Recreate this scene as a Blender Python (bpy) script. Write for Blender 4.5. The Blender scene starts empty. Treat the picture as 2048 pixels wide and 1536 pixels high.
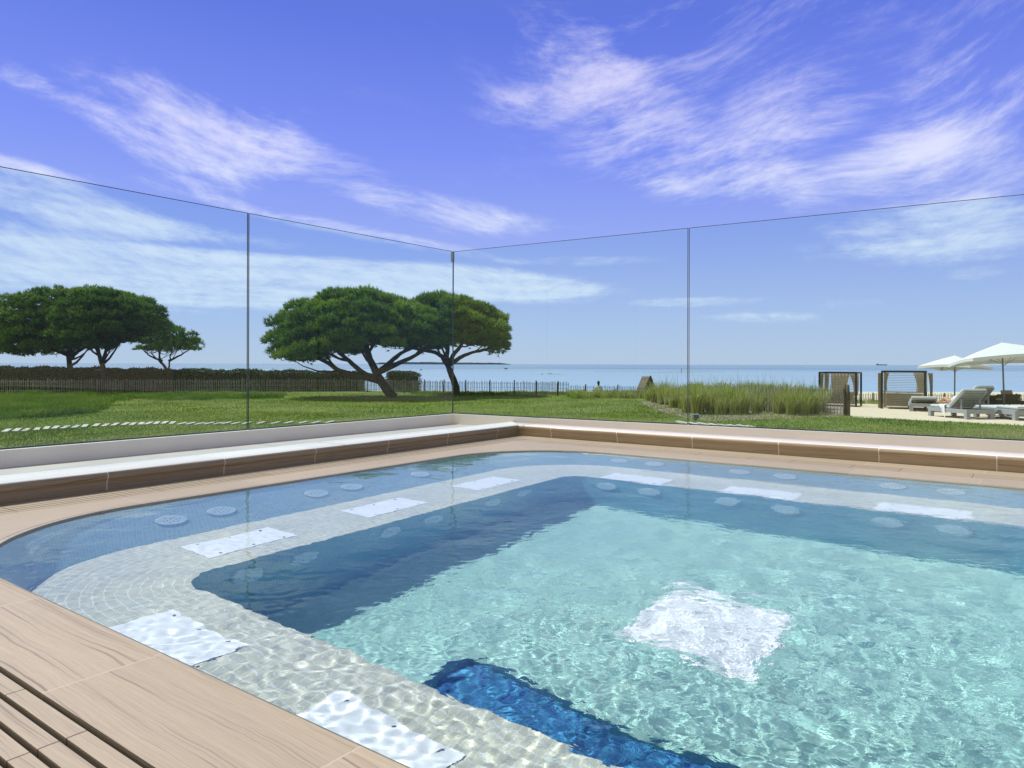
import bpy, bmesh, math, random
import numpy as np
from mathutils import Vector, Matrix
R_ = math.radians
random.seed(4); rng = np.random.default_rng(4)
scene = bpy.context.scene
# ---------------------------------------------------------------- camera
EYE = 1.0
cam_d = bpy.data.cameras.new('camera'); cam = bpy.data.objects.new('camera', cam_d)
scene.collection.objects.link(cam); scene.camera = cam
cam_d.sensor_width = 36.0; cam_d.lens = 36.0*1440/2048; cam_d.shift_y = -39.8/2048
cam_d.clip_start = .05; cam_d.clip_end = 90000
cam.matrix_world = Matrix.Translation((0, 0, EYE)) @ Matrix.Rotation(R_(90), 4, 'X') @ Matrix.Rotation(R_(.134), 4, 'Z')
# ---------------------------------------------------------------- sun and sky
SA = np.array([.5932, .8051]); SB = np.array([-.8051, .5932])      # far-ward and left-ward axes of the pool
sh = SB*.998 - SA*.06
SUN = Vector((sh[0], sh[1], math.tan(R_(58)))).normalized()
world = bpy.data.worlds.new('World'); scene.world = world; world.use_nodes = True
SKY_STRENGTH = .1
sun_d = bpy.data.lights.new('sun', 'SUN'); sun_d.energy = 5.0; sun_d.angle = R_(.5); sun_d.color = (1, .965, .91)
sun_d.cycles.is_caustics_light = True
sun = bpy.data.objects.new('sun', sun_d); scene.collection.objects.link(sun)
sun.rotation_euler = SUN.to_track_quat('Z', 'Y').to_euler(); sun.location = (-20, 20, 30)
vs = scene.view_settings; vs.view_transform = 'Standard'; vs.look = 'None'; vs.gamma = 1; vs.exposure = 0.0
scene.cycles.max_bounces = 10; scene.cycles.transparent_max_bounces = 16; scene.cycles.sample_clamp_indirect = 6
scene.cycles.use_denoising = True

class NT:
    """small helper for node trees"""
    def __init__(s, tree): s.t = tree; s.n = tree.nodes
    def new(s, kind, **kw):
        nd = s.n.new(kind)
        for k, v in kw.items(): setattr(nd, k, v)
        return nd
    def link(s, a, b): s.t.links.new(a, b)
    def put(s, sock, v):
        if isinstance(v, bpy.types.NodeSocket): s.link(v, sock)
        else: sock.default_value = v
    def math(s, op, a, b=0.0, c=0.0, clamp=False):
        nd = s.new('ShaderNodeMath', operation=op, use_clamp=clamp)
        for i, v in enumerate((a, b, c)): s.put(nd.inputs[i], v)
        return nd.outputs[0]
    def vec(s, x, y, z=0.0):
        nd = s.new('ShaderNodeCombineXYZ')
        for i, v in enumerate((x, y, z)): s.put(nd.inputs[i], v)
        return nd.outputs[0]
    def sep(s, v):
        nd = s.new('ShaderNodeSeparateXYZ'); s.link(v, nd.inputs[0]); return nd.outputs
    def noise(s, v, scale, detail=4, rough=.5, dist=0.0, lac=2.0):
        nd = s.new('ShaderNodeTexNoise')
        if v is not None: s.link(v, nd.inputs['Vector'])
        nd.inputs['Scale'].default_value = scale; nd.inputs['Detail'].default_value = detail
        nd.inputs['Roughness'].default_value = rough; nd.inputs['Distortion'].default_value = dist
        nd.inputs['Lacunarity'].default_value = lac
        return nd.outputs[0]
    def mapr(s, v, a, b, c=0.0, d=1.0, smooth=False):
        nd = s.new('ShaderNodeMapRange'); nd.clamp = True
        if smooth: nd.interpolation_type = 'SMOOTHSTEP'
        s.put(nd.inputs[0], v)
        for i, q in enumerate((a, b, c, d)): nd.inputs[i+1].default_value = q
        return nd.outputs[0]
    def ramp(s, v, stops):
        nd = s.new('ShaderNodeValToRGB'); s.put(nd.inputs[0], v); cr = nd.color_ramp
        while len(cr.elements) < len(stops): cr.elements.new(.5)
        for e, (p, c) in zip(cr.elements, stops): e.position = p; e.color = (*c, 1)
        return nd.outputs[0]
    def mix(s, f, a, b, mode='MIX'):
        nd = s.new('ShaderNodeMix', data_type='RGBA', blend_type=mode)
        s.put(nd.inputs[0], f)
        for i, v in ((6, a), (7, b)):
            if isinstance(v, tuple): nd.inputs[i].default_value = (*v, 1)
            else: s.link(v, nd.inputs[i])
        return nd.outputs[2]

def px_dir(u, v):
    x, y = (u-1024)/1440, (728.2-v)/1440
    return math.degrees(math.atan(x)), math.degrees(math.atan2(y, math.hypot(1, x)))

def build_sky():
    w = NT(world.node_tree); bg = w.n['Background']; bg.inputs[1].default_value = SKY_STRENGTH
    sky = w.new('ShaderNodeTexSky', sky_type='NISHITA'); sky.sun_disc = False
    sky.sun_elevation = math.asin(SUN.z); sky.sun_rotation = math.atan2(SUN.x, SUN.y)
    sky.air_density = 1.0; sky.dust_density = .25; sky.ozone_density = 3.0
    tc = w.new('ShaderNodeTexCoord'); d = w.sep(tc.outputs['Generated'])
    el = w.math('MULTIPLY', w.math('ARCSINE', d[2]), 57.2958)
    az = w.math('MULTIPLY', w.math('ARCTAN2', d[0], d[1]), 57.2958)
    # clear-air colour: deep violet blue overhead, pale blue towards the sea
    clear = w.ramp(w.mapr(el, 0, 60), [(0, (5.7, 6.5, 8.5)), (.06, (4.8, 5.8, 9.0)), (.15, (3.3, 4.25, 9.2)), (.27, (2.1, 2.9, 9.4)), (.42, (1.15, 1.85, 7.9)), (.56, (1.1, 1.7, 5.4)), (1, (1.5, 1.8, 2.8))])
    tinted = w.mix(1.0, sky.outputs[0], (.9, .95, 1.2), 'MULTIPLY')
    base = w.mix(.85, tinted, clear)
    # dim neutral tone added over the unseen landward sky to tame blue ambient light
    land_dim = w.mapr(d[1], -.5, .15, .8, 0, True)
    base = w.mix(land_dim, base, (1.9, 2.0, 2.3))
    # warm glow added to the unseen landward sky to lift the shaded walls
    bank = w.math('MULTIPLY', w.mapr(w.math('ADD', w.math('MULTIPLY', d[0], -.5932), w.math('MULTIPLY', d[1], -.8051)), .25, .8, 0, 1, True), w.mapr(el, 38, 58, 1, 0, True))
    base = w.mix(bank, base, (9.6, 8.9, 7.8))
    # cirrus: combed filaments inside a few thin banks
    v0 = w.vec(az, el, 0.0)
    turn = w.mapr(az, -8, 12, .20, -.14, True)
    wx = w.math('MULTIPLY', w.math('SUBTRACT', w.noise(v0, .05, 1, .5), .5), 12.0)
    wy = w.math('MULTIPLY', w.math('SUBTRACT', w.noise(w.vec(az, el, 7.0), .038, 1, .5), .5), 12.0)
    wa = w.math('ADD', az, wx); we = w.math('ADD', w.math('ADD', el, w.math('MULTIPLY', az, turn)), wy)
    fil = w.noise(w.vec(w.math('MULTIPLY', wa, .085), w.math('MULTIPLY', we, .42), 4.0), 1.4, 10, .62)
    fil2 = w.noise(w.vec(w.math('MULTIPLY', wa, .55), w.math('MULTIPLY', we, 1.5), 14.0), 1.2, 7, .68)
    broad = w.noise(w.vec(w.math('MULTIPLY', wa, .055), w.math('MULTIPLY', we, .13), 1.0), 1.5, 4, .5)
    low = w.mapr(el, 3, 12, 0, 1)
    n3 = w.noise(w.vec(w.math('MULTIPLY', az, .05), w.math('MULTIPLY', el, 1.1), 9.0), 1.3, 7, .58)
    banks = [  # px u, v, half-length, half-height, tilt deg, weight
        (420, 262, 260, 60, -12, .62), (390, 300, 170, 50, -6, .62), (640, 330, 190, 36, -20, .55), (570, 220, 110, 20, -16, .35),
        (880, 425, 200, 30, -8, .5), (30, 152, 80, 16, -16, .45), (110, 200, 150, 18, -14, .25), (60, 345, 120, 14, -10, .45), (350, 375, 150, 16, 0, .35),
        (130, 415, 260, 26, -7, .75), (330, 458, 260, 16, -4, .6), (60, 480, 240, 26, 0, .8), (300, 512, 330, 16, 0, .6), (450, 560, 560, 38, 0, 1.25), (900, 565, 290, 28, -3, 1.15), (1090, 578, 100, 16, 0, .8),
        (330, 612, 160, 14, 0, .6), (700, 462, 260, 12, -9, .7), (560, 612, 60, 10, 0, .5),
        (1380, 60, 400, 90, 12, .26), (1190, 130, 240, 50, -38, .38), (1640, 150, 620, 140, -4, .20), (1500, 200, 400, 60, -6, .24), (1080, 215, 120, 30, 0, .28),
        (1330, 320, 200, 56, -10, .45), (1530, 376, 200, 36, -4, .72), (1480, 300, 200, 40, 12, .26), (1870, 325, 180, 56, -6, .72), (1960, 375, 130, 22, 16, .4), (1990, 180, 160, 150, -30, .26),
        (1880, 462, 220, 46, -4, 1.05), (1400, 603, 130, 8, 0, .8), (1690, 605, 80, 9, 0, .5), (1530, 632, 100, 10, 0, .5), (1950, 545, 60, 10, 0, .5), (1150, 522, 160, 8, 0, .4), (1700, 500, 250, 14, 0, .25)]
    total = None
    for (u, v, a, b, rot, wt) in banks:
        ca, ce = px_dir(u, v); k = math.cos(math.atan((u-1024)/1440))**2
        ra, re = math.degrees(a/1440)*k*1.45, math.degrees(b/1440)*1.6
        x = w.math('SUBTRACT', az, ca); y = w.math('SUBTRACT', el, ce); c, s_ = math.cos(R_(rot)), math.sin(R_(rot))
        xr = w.math('DIVIDE', w.math('ADD', w.math('MULTIPLY', x, c), w.math('MULTIPLY', y, s_)), ra)
        yr = w.math('DIVIDE', w.math('SUBTRACT', w.math('MULTIPLY', y, c), w.math('MULTIPLY', x, s_)), re)
        r2 = w.math('ADD', w.math('MULTIPLY', xr, xr), w.math('MULTIPLY', yr, yr))
        g = w.math('MULTIPLY', w.mapr(r2, 0, 1.0, 1, 0, True), wt)
        total = g if total is None else w.math('ADD', total, g)
    total = w.math('MINIMUM', total, 1.1)
    c5 = lambda q, k: w.math('MULTIPLY', w.math('SUBTRACT', q, .5), k)
    hi = w.math('ADD', w.math('ADD', c5(fil, 1.2), c5(fil2, .8)), c5(broad, 1.9))
    lo_ = w.math('ADD', w.math('ADD', c5(n3, 1.3), w.math('ADD', c5(fil2, 1.0), c5(fil, .9))), .05)
    wisps = w.math('ADD', w.math('MULTIPLY', hi, low), w.math('MULTIPLY', lo_, w.math('SUBTRACT', 1.0, low)))
    body = w.math('ADD', w.math('MULTIPLY', total, .62), w.math('MULTIPLY', wisps, w.mapr(total, 0, .5, .35, 1)))
    dens = w.math('MULTIPLY', w.mapr(body, .04, 1.05, 0, 1, True), .88)
    cloud = w.ramp(w.mapr(el, 0, 20), [(0, (8.6, 9.4, 10.4)), (.55, (8.4, 8.9, 10.4)), (1, (7.5, 7.4, 10.0))])
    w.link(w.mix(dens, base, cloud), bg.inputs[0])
build_sky()

# ---------------------------------------------------------------- helpers
def at(u, v, z):
    """photo pixel (2048 wide) -> ground position at height z, for measuring where a thing stands"""
    c, s_ = math.cos(.00234), math.sin(.00234); x, y = u-1024, 728.2-v
    X, Y = (c*x-s_*y)/1440, (s_*x+c*y)/1440
    k = (z-EYE)/Y
    return Vector((X*k, k, z))
def atd(u, v, y):
    c, s_ = math.cos(.00234), math.sin(.00234); a, b = u-1024, 728.2-v
    return Vector(((c*a-s_*b)/1440*y, y, EYE+(s_*a+c*b)/1440*y))
def PL(s, t, z=0.0):
    p = SB*s + SA*t; return Vector((p[0], p[1], z))
POOLROT = -math.radians(36.38)
PLM = Matrix(((.8051, .5932, 0, 0), (-.5932, .8051, 0, 0), (0, 0, 1, 0), (0, 0, 0, 1)))   # local x = -s, y = t

def link(o, parent=None):
    scene.collection.objects.link(o)
    if parent is not None: o.parent = parent
    return o
def tag(o, label=None, cat=None, group=None, kind=None):
    if label: o['label'] = label
    if cat: o['category'] = cat
    if group: o['group'] = group
    if kind: o['kind'] = kind
    return o
def empty(name, loc, rz=0.0, **kw):
    o = bpy.data.objects.new(name, None); o.empty_display_size = .2; link(o)
    o.location = loc; o.rotation_euler = (0, 0, rz); return tag(o, **kw)
def copy_tree(o, parent=None):
    c = o.copy(); scene.collection.objects.link(c)
    if parent is not None: c.parent = parent
    for ch in [x for x in scene.objects if x.parent == o and x != c]: copy_tree(ch, c)
    return c

class MB:
    def __init__(s): s.v = []; s.f = []; s.uv = []; s.mi = []; s.sm = []; s.cur = 0; s.smooth = False
    def add(s, verts, faces, uvs=None):
        b = len(s.v); s.v += [tuple(p) for p in verts]
        for i, f in enumerate(faces):
            s.f.append([b+k for k in f]); s.mi.append(s.cur); s.sm.append(s.smooth)
            if uvs is not None: s.uv += list(uvs[i])
            else: s.uv += [(0, 0)]*len(f)
        return s
    def box(s, x0, x1, y0, y1, z0, z1, M=None, bev=0.0):
        if bev > 0:
            bm = bmesh.new(); bmesh.ops.create_cube(bm, size=1)
            for v in bm.verts: v.co = ((x0+x1)/2+v.co.x*(x1-x0), (y0+y1)/2+v.co.y*(y1-y0), (z0+z1)/2+v.co.z*(z1-z0))
            bmesh.ops.bevel(bm, geom=bm.edges[:], offset=bev, segments=2, affect='EDGES', profile=.5)
            vs_ = [v.co.copy() for v in bm.verts]; fs = [[v.index for v in f.verts] for f in bm.faces]; bm.free()
        else:
            vs_ = [Vector(p) for p in ((x0, y0, z0), (x1, y0, z0), (x1, y1, z0), (x0, y1, z0), (x0, y0, z1), (x1, y0, z1), (x1, y1, z1), (x0, y1, z1))]
            fs = [(0, 3, 2, 1), (4, 5, 6, 7), (0, 1, 5, 4), (1, 2, 6, 5), (2, 3, 7, 6), (3, 0, 4, 7)]
        uvs = []
        for f in fs:
            n = (vs_[f[1]]-vs_[f[0]]).cross(vs_[f[2]]-vs_[f[1]])
            ax = max(range(3), key=lambda k: abs(n[k])); a, b = ((1, 2), (0, 2), (0, 1))[ax]
            uvs.append([(vs_[i][a], vs_[i][b]) for i in f])
        if M is not None: vs_ = [M @ p for p in vs_]
        return s.add(vs_, fs, uvs)
    def bar(s, p, q, w, h=None, up=(0, 0, 1)):
        p, q = Vector(p), Vector(q); h = h or w; d = q-p; L = d.length; d = d/L
        u = Vector(up)
        if abs(d.dot(u)) > .98: u = Vector((0, 1, 0))
        x = d.cross(u).normalized(); z = x.cross(d)
        M = Matrix(((d.x, x.x, z.x, p.x), (d.y, x.y, z.y, p.y), (d.z, x.z, z.z, p.z), (0, 0, 0, 1)))
        return s.box(0, L, -w/2, w/2, -h/2, h/2, M)
    def tube(s, pts, rad, n=8, cap=True):
        pts = [Vector(p) for p in pts]; rings = []; old = s.smooth; s.smooth = True
        if not hasattr(rad, '__len__'): rad = [rad]*len(pts)
        vs_ = []; x = None
        for i, p in enumerate(pts):
            d = (pts[min(i+1, len(pts)-1)]-pts[max(i-1, 0)]).normalized()
            if x is None:
                x = d.cross(Vector((0, 0, 1)))
                if x.length < .05: x = Vector((1, 0, 0))
            x = (x-d*x.dot(d)).normalized(); y = d.cross(x)
            vs_ += [p+(x*math.cos(6.28318*k/n)+y*math.sin(6.28318*k/n))*rad[i] for k in range(n)]
        fs = []
        for i in range(len(pts)-1):
            for k in range(n): a, b = i*n+k, i*n+(k+1) % n; fs.append((a, b, b+n, a+n))
        if cap: fs.append(tuple(range(n))[::-1]); fs.append(tuple((len(pts)-1)*n+k for k in range(n)))
        s.add(vs_, fs); s.smooth = old; return s
    def sphere(s, c, r, M=None, n=10):
        vs_ = []; fs = []; m = n
        old = s.smooth; s.smooth = True
        for i in range(m+1):
            a = math.pi*i/m
            for k in range(n): b = 2*math.pi*k/n; vs_.append(Vector((c[0]+r[0]*math.sin(a)*math.cos(b), c[1]+r[1]*math.sin(a)*math.sin(b), c[2]+r[2]*math.cos(a))))
        for i in range(m):
            for k in range(n): fs.append((i*n+k, i*n+(k+1) % n, (i+1)*n+(k+1) % n, (i+1)*n+k))
        if M is not None: vs_ = [M @ p for p in vs_]
        s.add(vs_, fs); s.smooth = old; return s
    def build(s, name, mats, parent=None, M=None):
        me = bpy.data.meshes.new(name); me.from_pydata(s.v, [], s.f)
        for m in (mats if isinstance(mats, (list, tuple)) else [mats]): me.materials.append(m)
        me.polygons.foreach_set('material_index', s.mi); me.polygons.foreach_set('use_smooth', s.sm)
        uvl = me.uv_layers.new(name='UVMap'); uvl.data.foreach_set('uv', np.array(s.uv, dtype=float).ravel())
        me.update(); o = bpy.data.objects.new(name, me); link(o, parent)
        if M is not None: o.matrix_local = M
        return o
def mesh_np(name, V, F, mat, parent=None, smooth=False):
    """V (n,3), F (m,k) arrays -> object, fast"""
    me = bpy.data.meshes.new(name); k = F.shape[1]
    me.vertices.add(len(V)); me.vertices.foreach_set('co', V.astype(np.float32).ravel())
    me.loops.add(F.size); me.loops.foreach_set('vertex_index', F.astype(np.int32).ravel())
    me.polygons.add(len(F)); me.polygons.foreach_set('loop_start', np.arange(0, F.size, k, dtype=np.int32))
    me.polygons.foreach_set('loop_total', np.full(len(F), k, dtype=np.int32))
    if smooth: me.polygons.foreach_set('use_smooth', np.ones(len(F), dtype=bool))
    me.update(calc_edges=True); me.validate(); me.materials.append(mat)
    return link(bpy.data.objects.new(name, me), parent)

def new_mat(name):
    m = bpy.data.materials.new(name); m.use_nodes = True; t = NT(m.node_tree); return m, t, t.n['Principled BSDF']
def simple(name, col, rough=.6, var=.12, scale=6, bump=0.0, bscale=60, metal=0.0, spec=None):
    m, t, b = new_mat(name); tc = t.new('ShaderNodeTexCoord')
    n = t.noise(tc.outputs['Object'], scale, 5, .6)
    c2 = tuple(max(0, c*(1-2.2*var)) for c in col); c1 = tuple(min(1, c*(1+.7*var)) for c in col)
    t.link(t.mix(t.mapr(n, .3, .7), c2, c1), b.inputs['Base Color'])
    b.inputs['Roughness'].default_value = rough; b.inputs['Metallic'].default_value = metal
    if spec is not None: b.inputs['Specular IOR Level'].default_value = spec
    if bump:
        bp = t.new('ShaderNodeBump'); bp.inputs['Strength'].default_value = bump; bp.inputs['Distance'].default_value = .01
        t.link(t.noise(tc.outputs['Object'], bscale, 4, .6), bp.inputs['Height']); t.link(bp.outputs[0], b.inputs['Normal'])
    return m
def island(name, cols, rough=.6, trans=0.0, spec=.3, patch=0.0, tone=False):
    """one colour per mesh island (leaf, blade), from a ramp; patch adds broad drier patches over the plan"""
    m, t, b = new_mat(name); g = t.new('ShaderNodeNewGeometry')
    r = g.outputs['Random Per Island']
    if patch:
        tc = t.new('ShaderNodeTexCoord'); p = t.noise(tc.outputs['Object'], patch, 3, .55)
        r = t.math('ADD', t.math('MULTIPLY', r, .38), t.mapr(p, .36, .66, -.05, .72))
    if tone:
        at_ = t.new('ShaderNodeAttribute'); at_.attribute_name = 'tone'; r = t.math('ADD', t.math('MULTIPLY', r, .35), t.math('MULTIPLY', at_.outputs['Fac'], .65))
    c = t.ramp(r, [(i/(len(cols)-1), q) for i, q in enumerate(cols)])
    t.link(c, b.inputs['Base Color']); b.inputs['Roughness'].default_value = rough; b.inputs['Specular IOR Level'].default_value = spec
    if trans:
        tr = t.new('ShaderNodeBsdfTranslucent'); t.link(c, tr.inputs[0]); mx = t.new('ShaderNodeMixShader'); mx.inputs[0].default_value = trans
        t.link(b.outputs[0], mx.inputs[1]); t.link(tr.outputs[0], mx.inputs[2]); t.link(mx.outputs[0], t.n['Material Output'].inputs[0])
    return m

def stone_mat(name, light, mid, dark, rough=.45, joint=1.005, off=0.0, grout=(.46, .38, .30), vein=40.0):
    """vein-cut travertine: wavy streaks along u, pale joints every tile length"""
    m, t, b = new_mat(name); uv = t.new('ShaderNodeUVMap'); q = t.sep(uv.outputs[0])
    u, v = q[0], q[1]
    f = t.math('DIVIDE', t.math('SUBTRACT', u, off), joint); cell = t.math('FLOOR', f); fr = t.math('FRACT', f)
    rnd = t.math('FRACT', t.math('MULTIPLY', t.math('SINE', t.math('MULTIPLY', cell, 12.9)), 43.7))
    wob = t.noise(t.vec(t.math('MULTIPLY', u, 1.1), t.math('MULTIPLY', v, 2.2), t.math('MULTIPLY', cell, 3.3)), 1.6, 3, .5)
    vv = t.math('ADD', v, t.math('MULTIPLY', t.math('SUBTRACT', wob, .5), .075))
    vv = t.math('ADD', vv, t.math('MULTIPLY', rnd, 1.7))
    n1 = t.noise(t.vec(t.math('MULTIPLY', u, .5), t.math('MULTIPLY', vv, vein), t.math('MULTIPLY', cell, 2.1)), 1.0, 6, .62)
    n2 = t.noise(t.vec(t.math('MULTIPLY', u, 1.0), t.math('MULTIPLY', vv, vein*3.2), 5.0), 1.0, 3, .5)
    n3 = t.noise(t.vec(t.math('MULTIPLY', u, 9.0), t.math('MULTIPLY', v, 60.0), 2.0), 1.0, 3, .6)
    k = t.math('ADD', t.math('MULTIPLY', n1, .56), t.math('MULTIPLY', n2, .44))
    c = t.ramp(k, [(.37, dark), (.43, mid), (.47, light), (.515, mid), (.55, light), (.63, mid)])
    c = t.mix(t.mapr(n3, .35, .75, 0, .16), c, dark)
    tone = t.math('ADD', .93, t.math('MULTIPLY', rnd, .1)); tv = t.vec(tone, tone, tone)
    c = t.mix(1.0, c, tv, 'MULTIPLY')
    e = t.math('MINIMUM', fr, t.math('SUBTRACT', 1.0, fr)); line = t.math('LESS_THAN', e, .0034)
    c = t.mix(line, c, grout)
    t.link(c, b.inputs['Base Color'])
    t.link(t.mapr(n1, .3, .7, rough-.08, rough+.14), b.inputs['Roughness'])
    bp = t.new('ShaderNodeBump'); bp.inputs['Strength'].default_value = .25; bp.inputs['Distance'].default_value = .003
    t.link(t.math('SUBTRACT', t.math('ADD', k, t.math('MULTIPLY', n3, .5)), line), bp.inputs['Height']); t.link(bp.outputs[0], b.inputs['Normal'])
    return m
def mosaic_mat(name, c1, c2, grout, tu=.05, tv=.05, rough=.3):
    m, t, b = new_mat(name); uv = t.new('ShaderNodeUVMap'); q = t.sep(uv.outputs[0])
    fu = t.math('DIVIDE', q[0], tu); fv = t.math('DIVIDE', q[1], tv)
    cell = t.vec(t.math('FLOOR', fu), t.math('FLOOR', fv), 0.0)
    wn = t.new('ShaderNodeTexWhiteNoise', noise_dimensions='3D'); t.link(cell, wn.inputs['Vector'])
    c = t.mix(wn.outputs['Value'], c1, c2)
    def line(f):
        a = t.math('FRACT', f); return t.math('LESS_THAN', t.math('MINIMUM', a, t.math('SUBTRACT', 1.0, a)), .055)
    L = t.math('MAXIMUM', line(fu), line(fv))
    c = t.mix(L, c, grout)
    big = t.noise(uv.outputs[0], 2.2, 3, .5)
    c = t.mix(1.0, c, t.ramp(big, [(.3, (.9, .9, .9)), (.7, (1, 1, 1))]), 'MULTIPLY')
    t.link(c, b.inputs['Base Color']); b.inputs['Roughness'].default_value = rough
    return m

M_DECK = stone_mat('travertine', (.425, .352, .245), (.36, .29, .195), (.23, .172, .11), off=.577, vein=60.0)
M_SLAT = stone_mat('travertine_slat', (.41, .34, .235), (.35, .285, .19), (.24, .18, .12), off=.92, grout=(.12, .07, .04))
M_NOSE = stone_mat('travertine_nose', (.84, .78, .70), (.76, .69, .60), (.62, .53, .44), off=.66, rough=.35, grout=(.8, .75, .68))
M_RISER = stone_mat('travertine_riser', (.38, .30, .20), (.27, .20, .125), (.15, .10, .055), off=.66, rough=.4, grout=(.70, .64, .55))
M_SHELF = simple('shelf_tile', (.54, .50, .43), .5, .05, 3, .1, 80)
M_PLASTER = simple('wall_plaster', (.80, .75, .68), .7, .03, 2, .15, 120)
M_DARK = simple('drain_dark', (.05, .032, .02), .8, .1)
M_WALLT = mosaic_mat('pool_mosaic_wall', (.30, .46, .52), (.36, .53, .60), (.48, .62, .67), .03, .03)
M_BENCHT = mosaic_mat('pool_mosaic_bench', (.56, .56, .43), (.68, .67, .54), (.80, .84, .76), .028, .055)
M_INNERT = mosaic_mat('pool_mosaic_inner', (.10, .36, .40), (.15, .44, .47), (.22, .50, .52), .03, .03)
M_FLOORT = mosaic_mat('pool_mosaic_floor', (.28, .56, .48), (.42, .68, .58), (.50, .74, .66), .03, .03)  # aqua of the deep water painted into the tile colour
M_PITT = mosaic_mat('pool_mosaic_blue', (.008, .07, .25), (.06, .30, .50), (.05, .24, .44), .03, .03)
M_PANEL = simple('white_panel', (.95, .96, .96), .4, .01, 4)
M_HOLE = simple('jet_hole', (.08, .1, .12), .5)
M_SAND = simple('sand', (.62, .51, .35), .95, .07, 1.3, .6, 14)
M_LIMB = simple('pine_bark', (.045, .034, .026), .9, .2, 5, .8, 12)
M_GREYWOOD = simple('lounger_grey', (.34, .35, .36), .6, .06, 5)
M_CUSHION = simple('lounger_cushion', (.60, .62, .61), .85, .04, 4)
M_BLACKMETAL = simple('cabana_black', (.012, .012, .014), .45)
M_SLATS = simple('cabana_slat', (.30, .255, .20), .7, .1)
M_LINEN = simple('linen_curtain', (.55, .47, .36), .9, .08, 6)
M_CREAM = simple('umbrella_cloth', (.70, .71, .67), .85, .03, 2)
M_POLE = simple('pole_grey', (.16, .17, .18), .4, .05)
M_SKIN = simple('skin', (.55, .27, .17), .55, .05, 20)
M_WHITECLOTH = simple('white_cloth', (.82, .82, .86), .9, .03, 10, .4, 30)
M_HAIR = simple('hair_dark', (.012, .01, .01), .6)
M_WICKER = simple('wicker_dark', (.035, .024, .018), .7, .2, 60)
M_TAUPE = simple('cushion_taupe', (.22, .18, .13), .9, .06)
M_PICKET = simple('chestnut_picket', (.40, .375, .33), .9, .25, 3)
M_POST = simple('chestnut_post', (.12, .095, .07), .9, .2, 6)
M_STEP = simple('pale_paving', (.58, .54, .44), .8, .08, 5)
M_PLANK = simple('weathered_plank', (.17, .135, .10), .9, .25, 9)
M_LAMPGREY = simple('lamp_housing', (.42, .44, .46), .4, .03)
M_LAMPGLASS = simple('lamp_glass', (.10, .11, .12), .15)
M_ISLAND = simple('hazed_far_wood', (.13, .20, .27), .9, .1, .002)  # distance haze painted in as a pale blue cast
M_BAR = simple('wet_sand_bar', (.26, .33, .36), .6, .1)

def caustic_receiver(*os_):
    for o in os_: o.cycles.is_caustics_receiver = True

# ---------------------------------------------------------------- pool: contours
def contour(x0, x1, y0, y1, r, z, nc=26, ns=30):
    """rounded rectangle as (-s, t) points, always the same number, starting near-left"""
    pts = []
    cs = [(x0+r, y0+r, 180, 270), (x1-r, y0+r, 270, 360), (x1-r, y1-r, 0, 90), (x0+r, y1-r, 90, 180)]
    for k, (cx, cy, a0, a1) in enumerate(cs):
        for i in range(nc+1):
            a = R_(a0+(a1-a0)*i/nc); pts.append((cx+r*math.cos(a), cy+r*math.sin(a), z))
        nx = cs[(k+1) % 4]; a = R_(nx[2]); q = (nx[0]+r*math.cos(a), nx[1]+r*math.sin(a)); p = pts[-1]
        for i in range(1, ns): pts.append((p[0]+(q[0]-p[0])*i/ns, p[1]+(q[1]-p[1])*i/ns, z))
    return pts
def loft(mb, rows, smooth=True, flip=False, v0=0.0, uref=0):
    n = len(rows[0]); ref = rows[uref]; u = [0.0]
    for i in range(n): a, b = ref[i], ref[(i+1) % n]; u.append(u[-1]+math.dist(a, b))
    vd = [v0]
    for r in range(1, len(rows)):
        # row distance measured on a straight side
        vd.append(vd[-1]+math.dist(rows[r-1][40], rows[r][40]))
    mb.smooth = smooth
    for r in range(len(rows)-1):
        vs_ = list(rows[r])+list(rows[r+1]); fs = []; uv = []
        for i in range(n):
            j = (i+1) % n; f = (i, j, n+j, n+i); q = [(u[i], vd[r]), (u[i+1], vd[r]), (u[i+1], vd[r+1]), (u[i], vd[r+1])]
            if flip: f = f[::-1]; q = q[::-1]
            fs.append(f); uv.append(q)
        mb.add(vs_, fs, uv)
    mb.smooth = False
ZB, ZF = -.65, -1.62
OX0, OX1, OY0, OY1 = -5.15, 1.35, 1.292, 7.2
def outer(z, d=0.0, r=1.25): return contour(OX0-d, OX1+d, OY0-d, OY1+d, r+d, z)
pool = empty('swimming_pool', PL(1.9, 4.2, 0), 0, label='square tiled spa pool with rounded corners, underwater bench and white jet panels', cat='pool')
pool.matrix_world = PLM.copy()
foot = contour(-4.63, 1.0, 1.30, 6.97, 1.0, ZB)
lip = contour(-3.85, .05, 2.104, 6.24, .22, ZB)
base = contour(-3.84, .04, 2.112, 6.02, .20, ZF)
m = MB(); loft(m, [outer(.0, .004), outer(-.06), foot]); caustic_receiver(m.build('side_wall', M_WALLT, pool))
def lerp(a, b, f): return [tuple(p[i]+(q[i]-p[i])*f for i in range(3)) for p, q in zip(a, b)]
m = MB(); loft(m, [foot]+[lerp(foot, lip, f) for f in (.25, .5, .75)]+[lip]); caustic_receiver(m.build('bench', M_BENCHT, pool))
lip2 = [(p[0], p[1], p[2]-.012) for p in lip]
m = MB(); loft(m, [lip, lip2, base]); caustic_receiver(m.build('bench_front', M_INNERT, pool))
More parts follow.
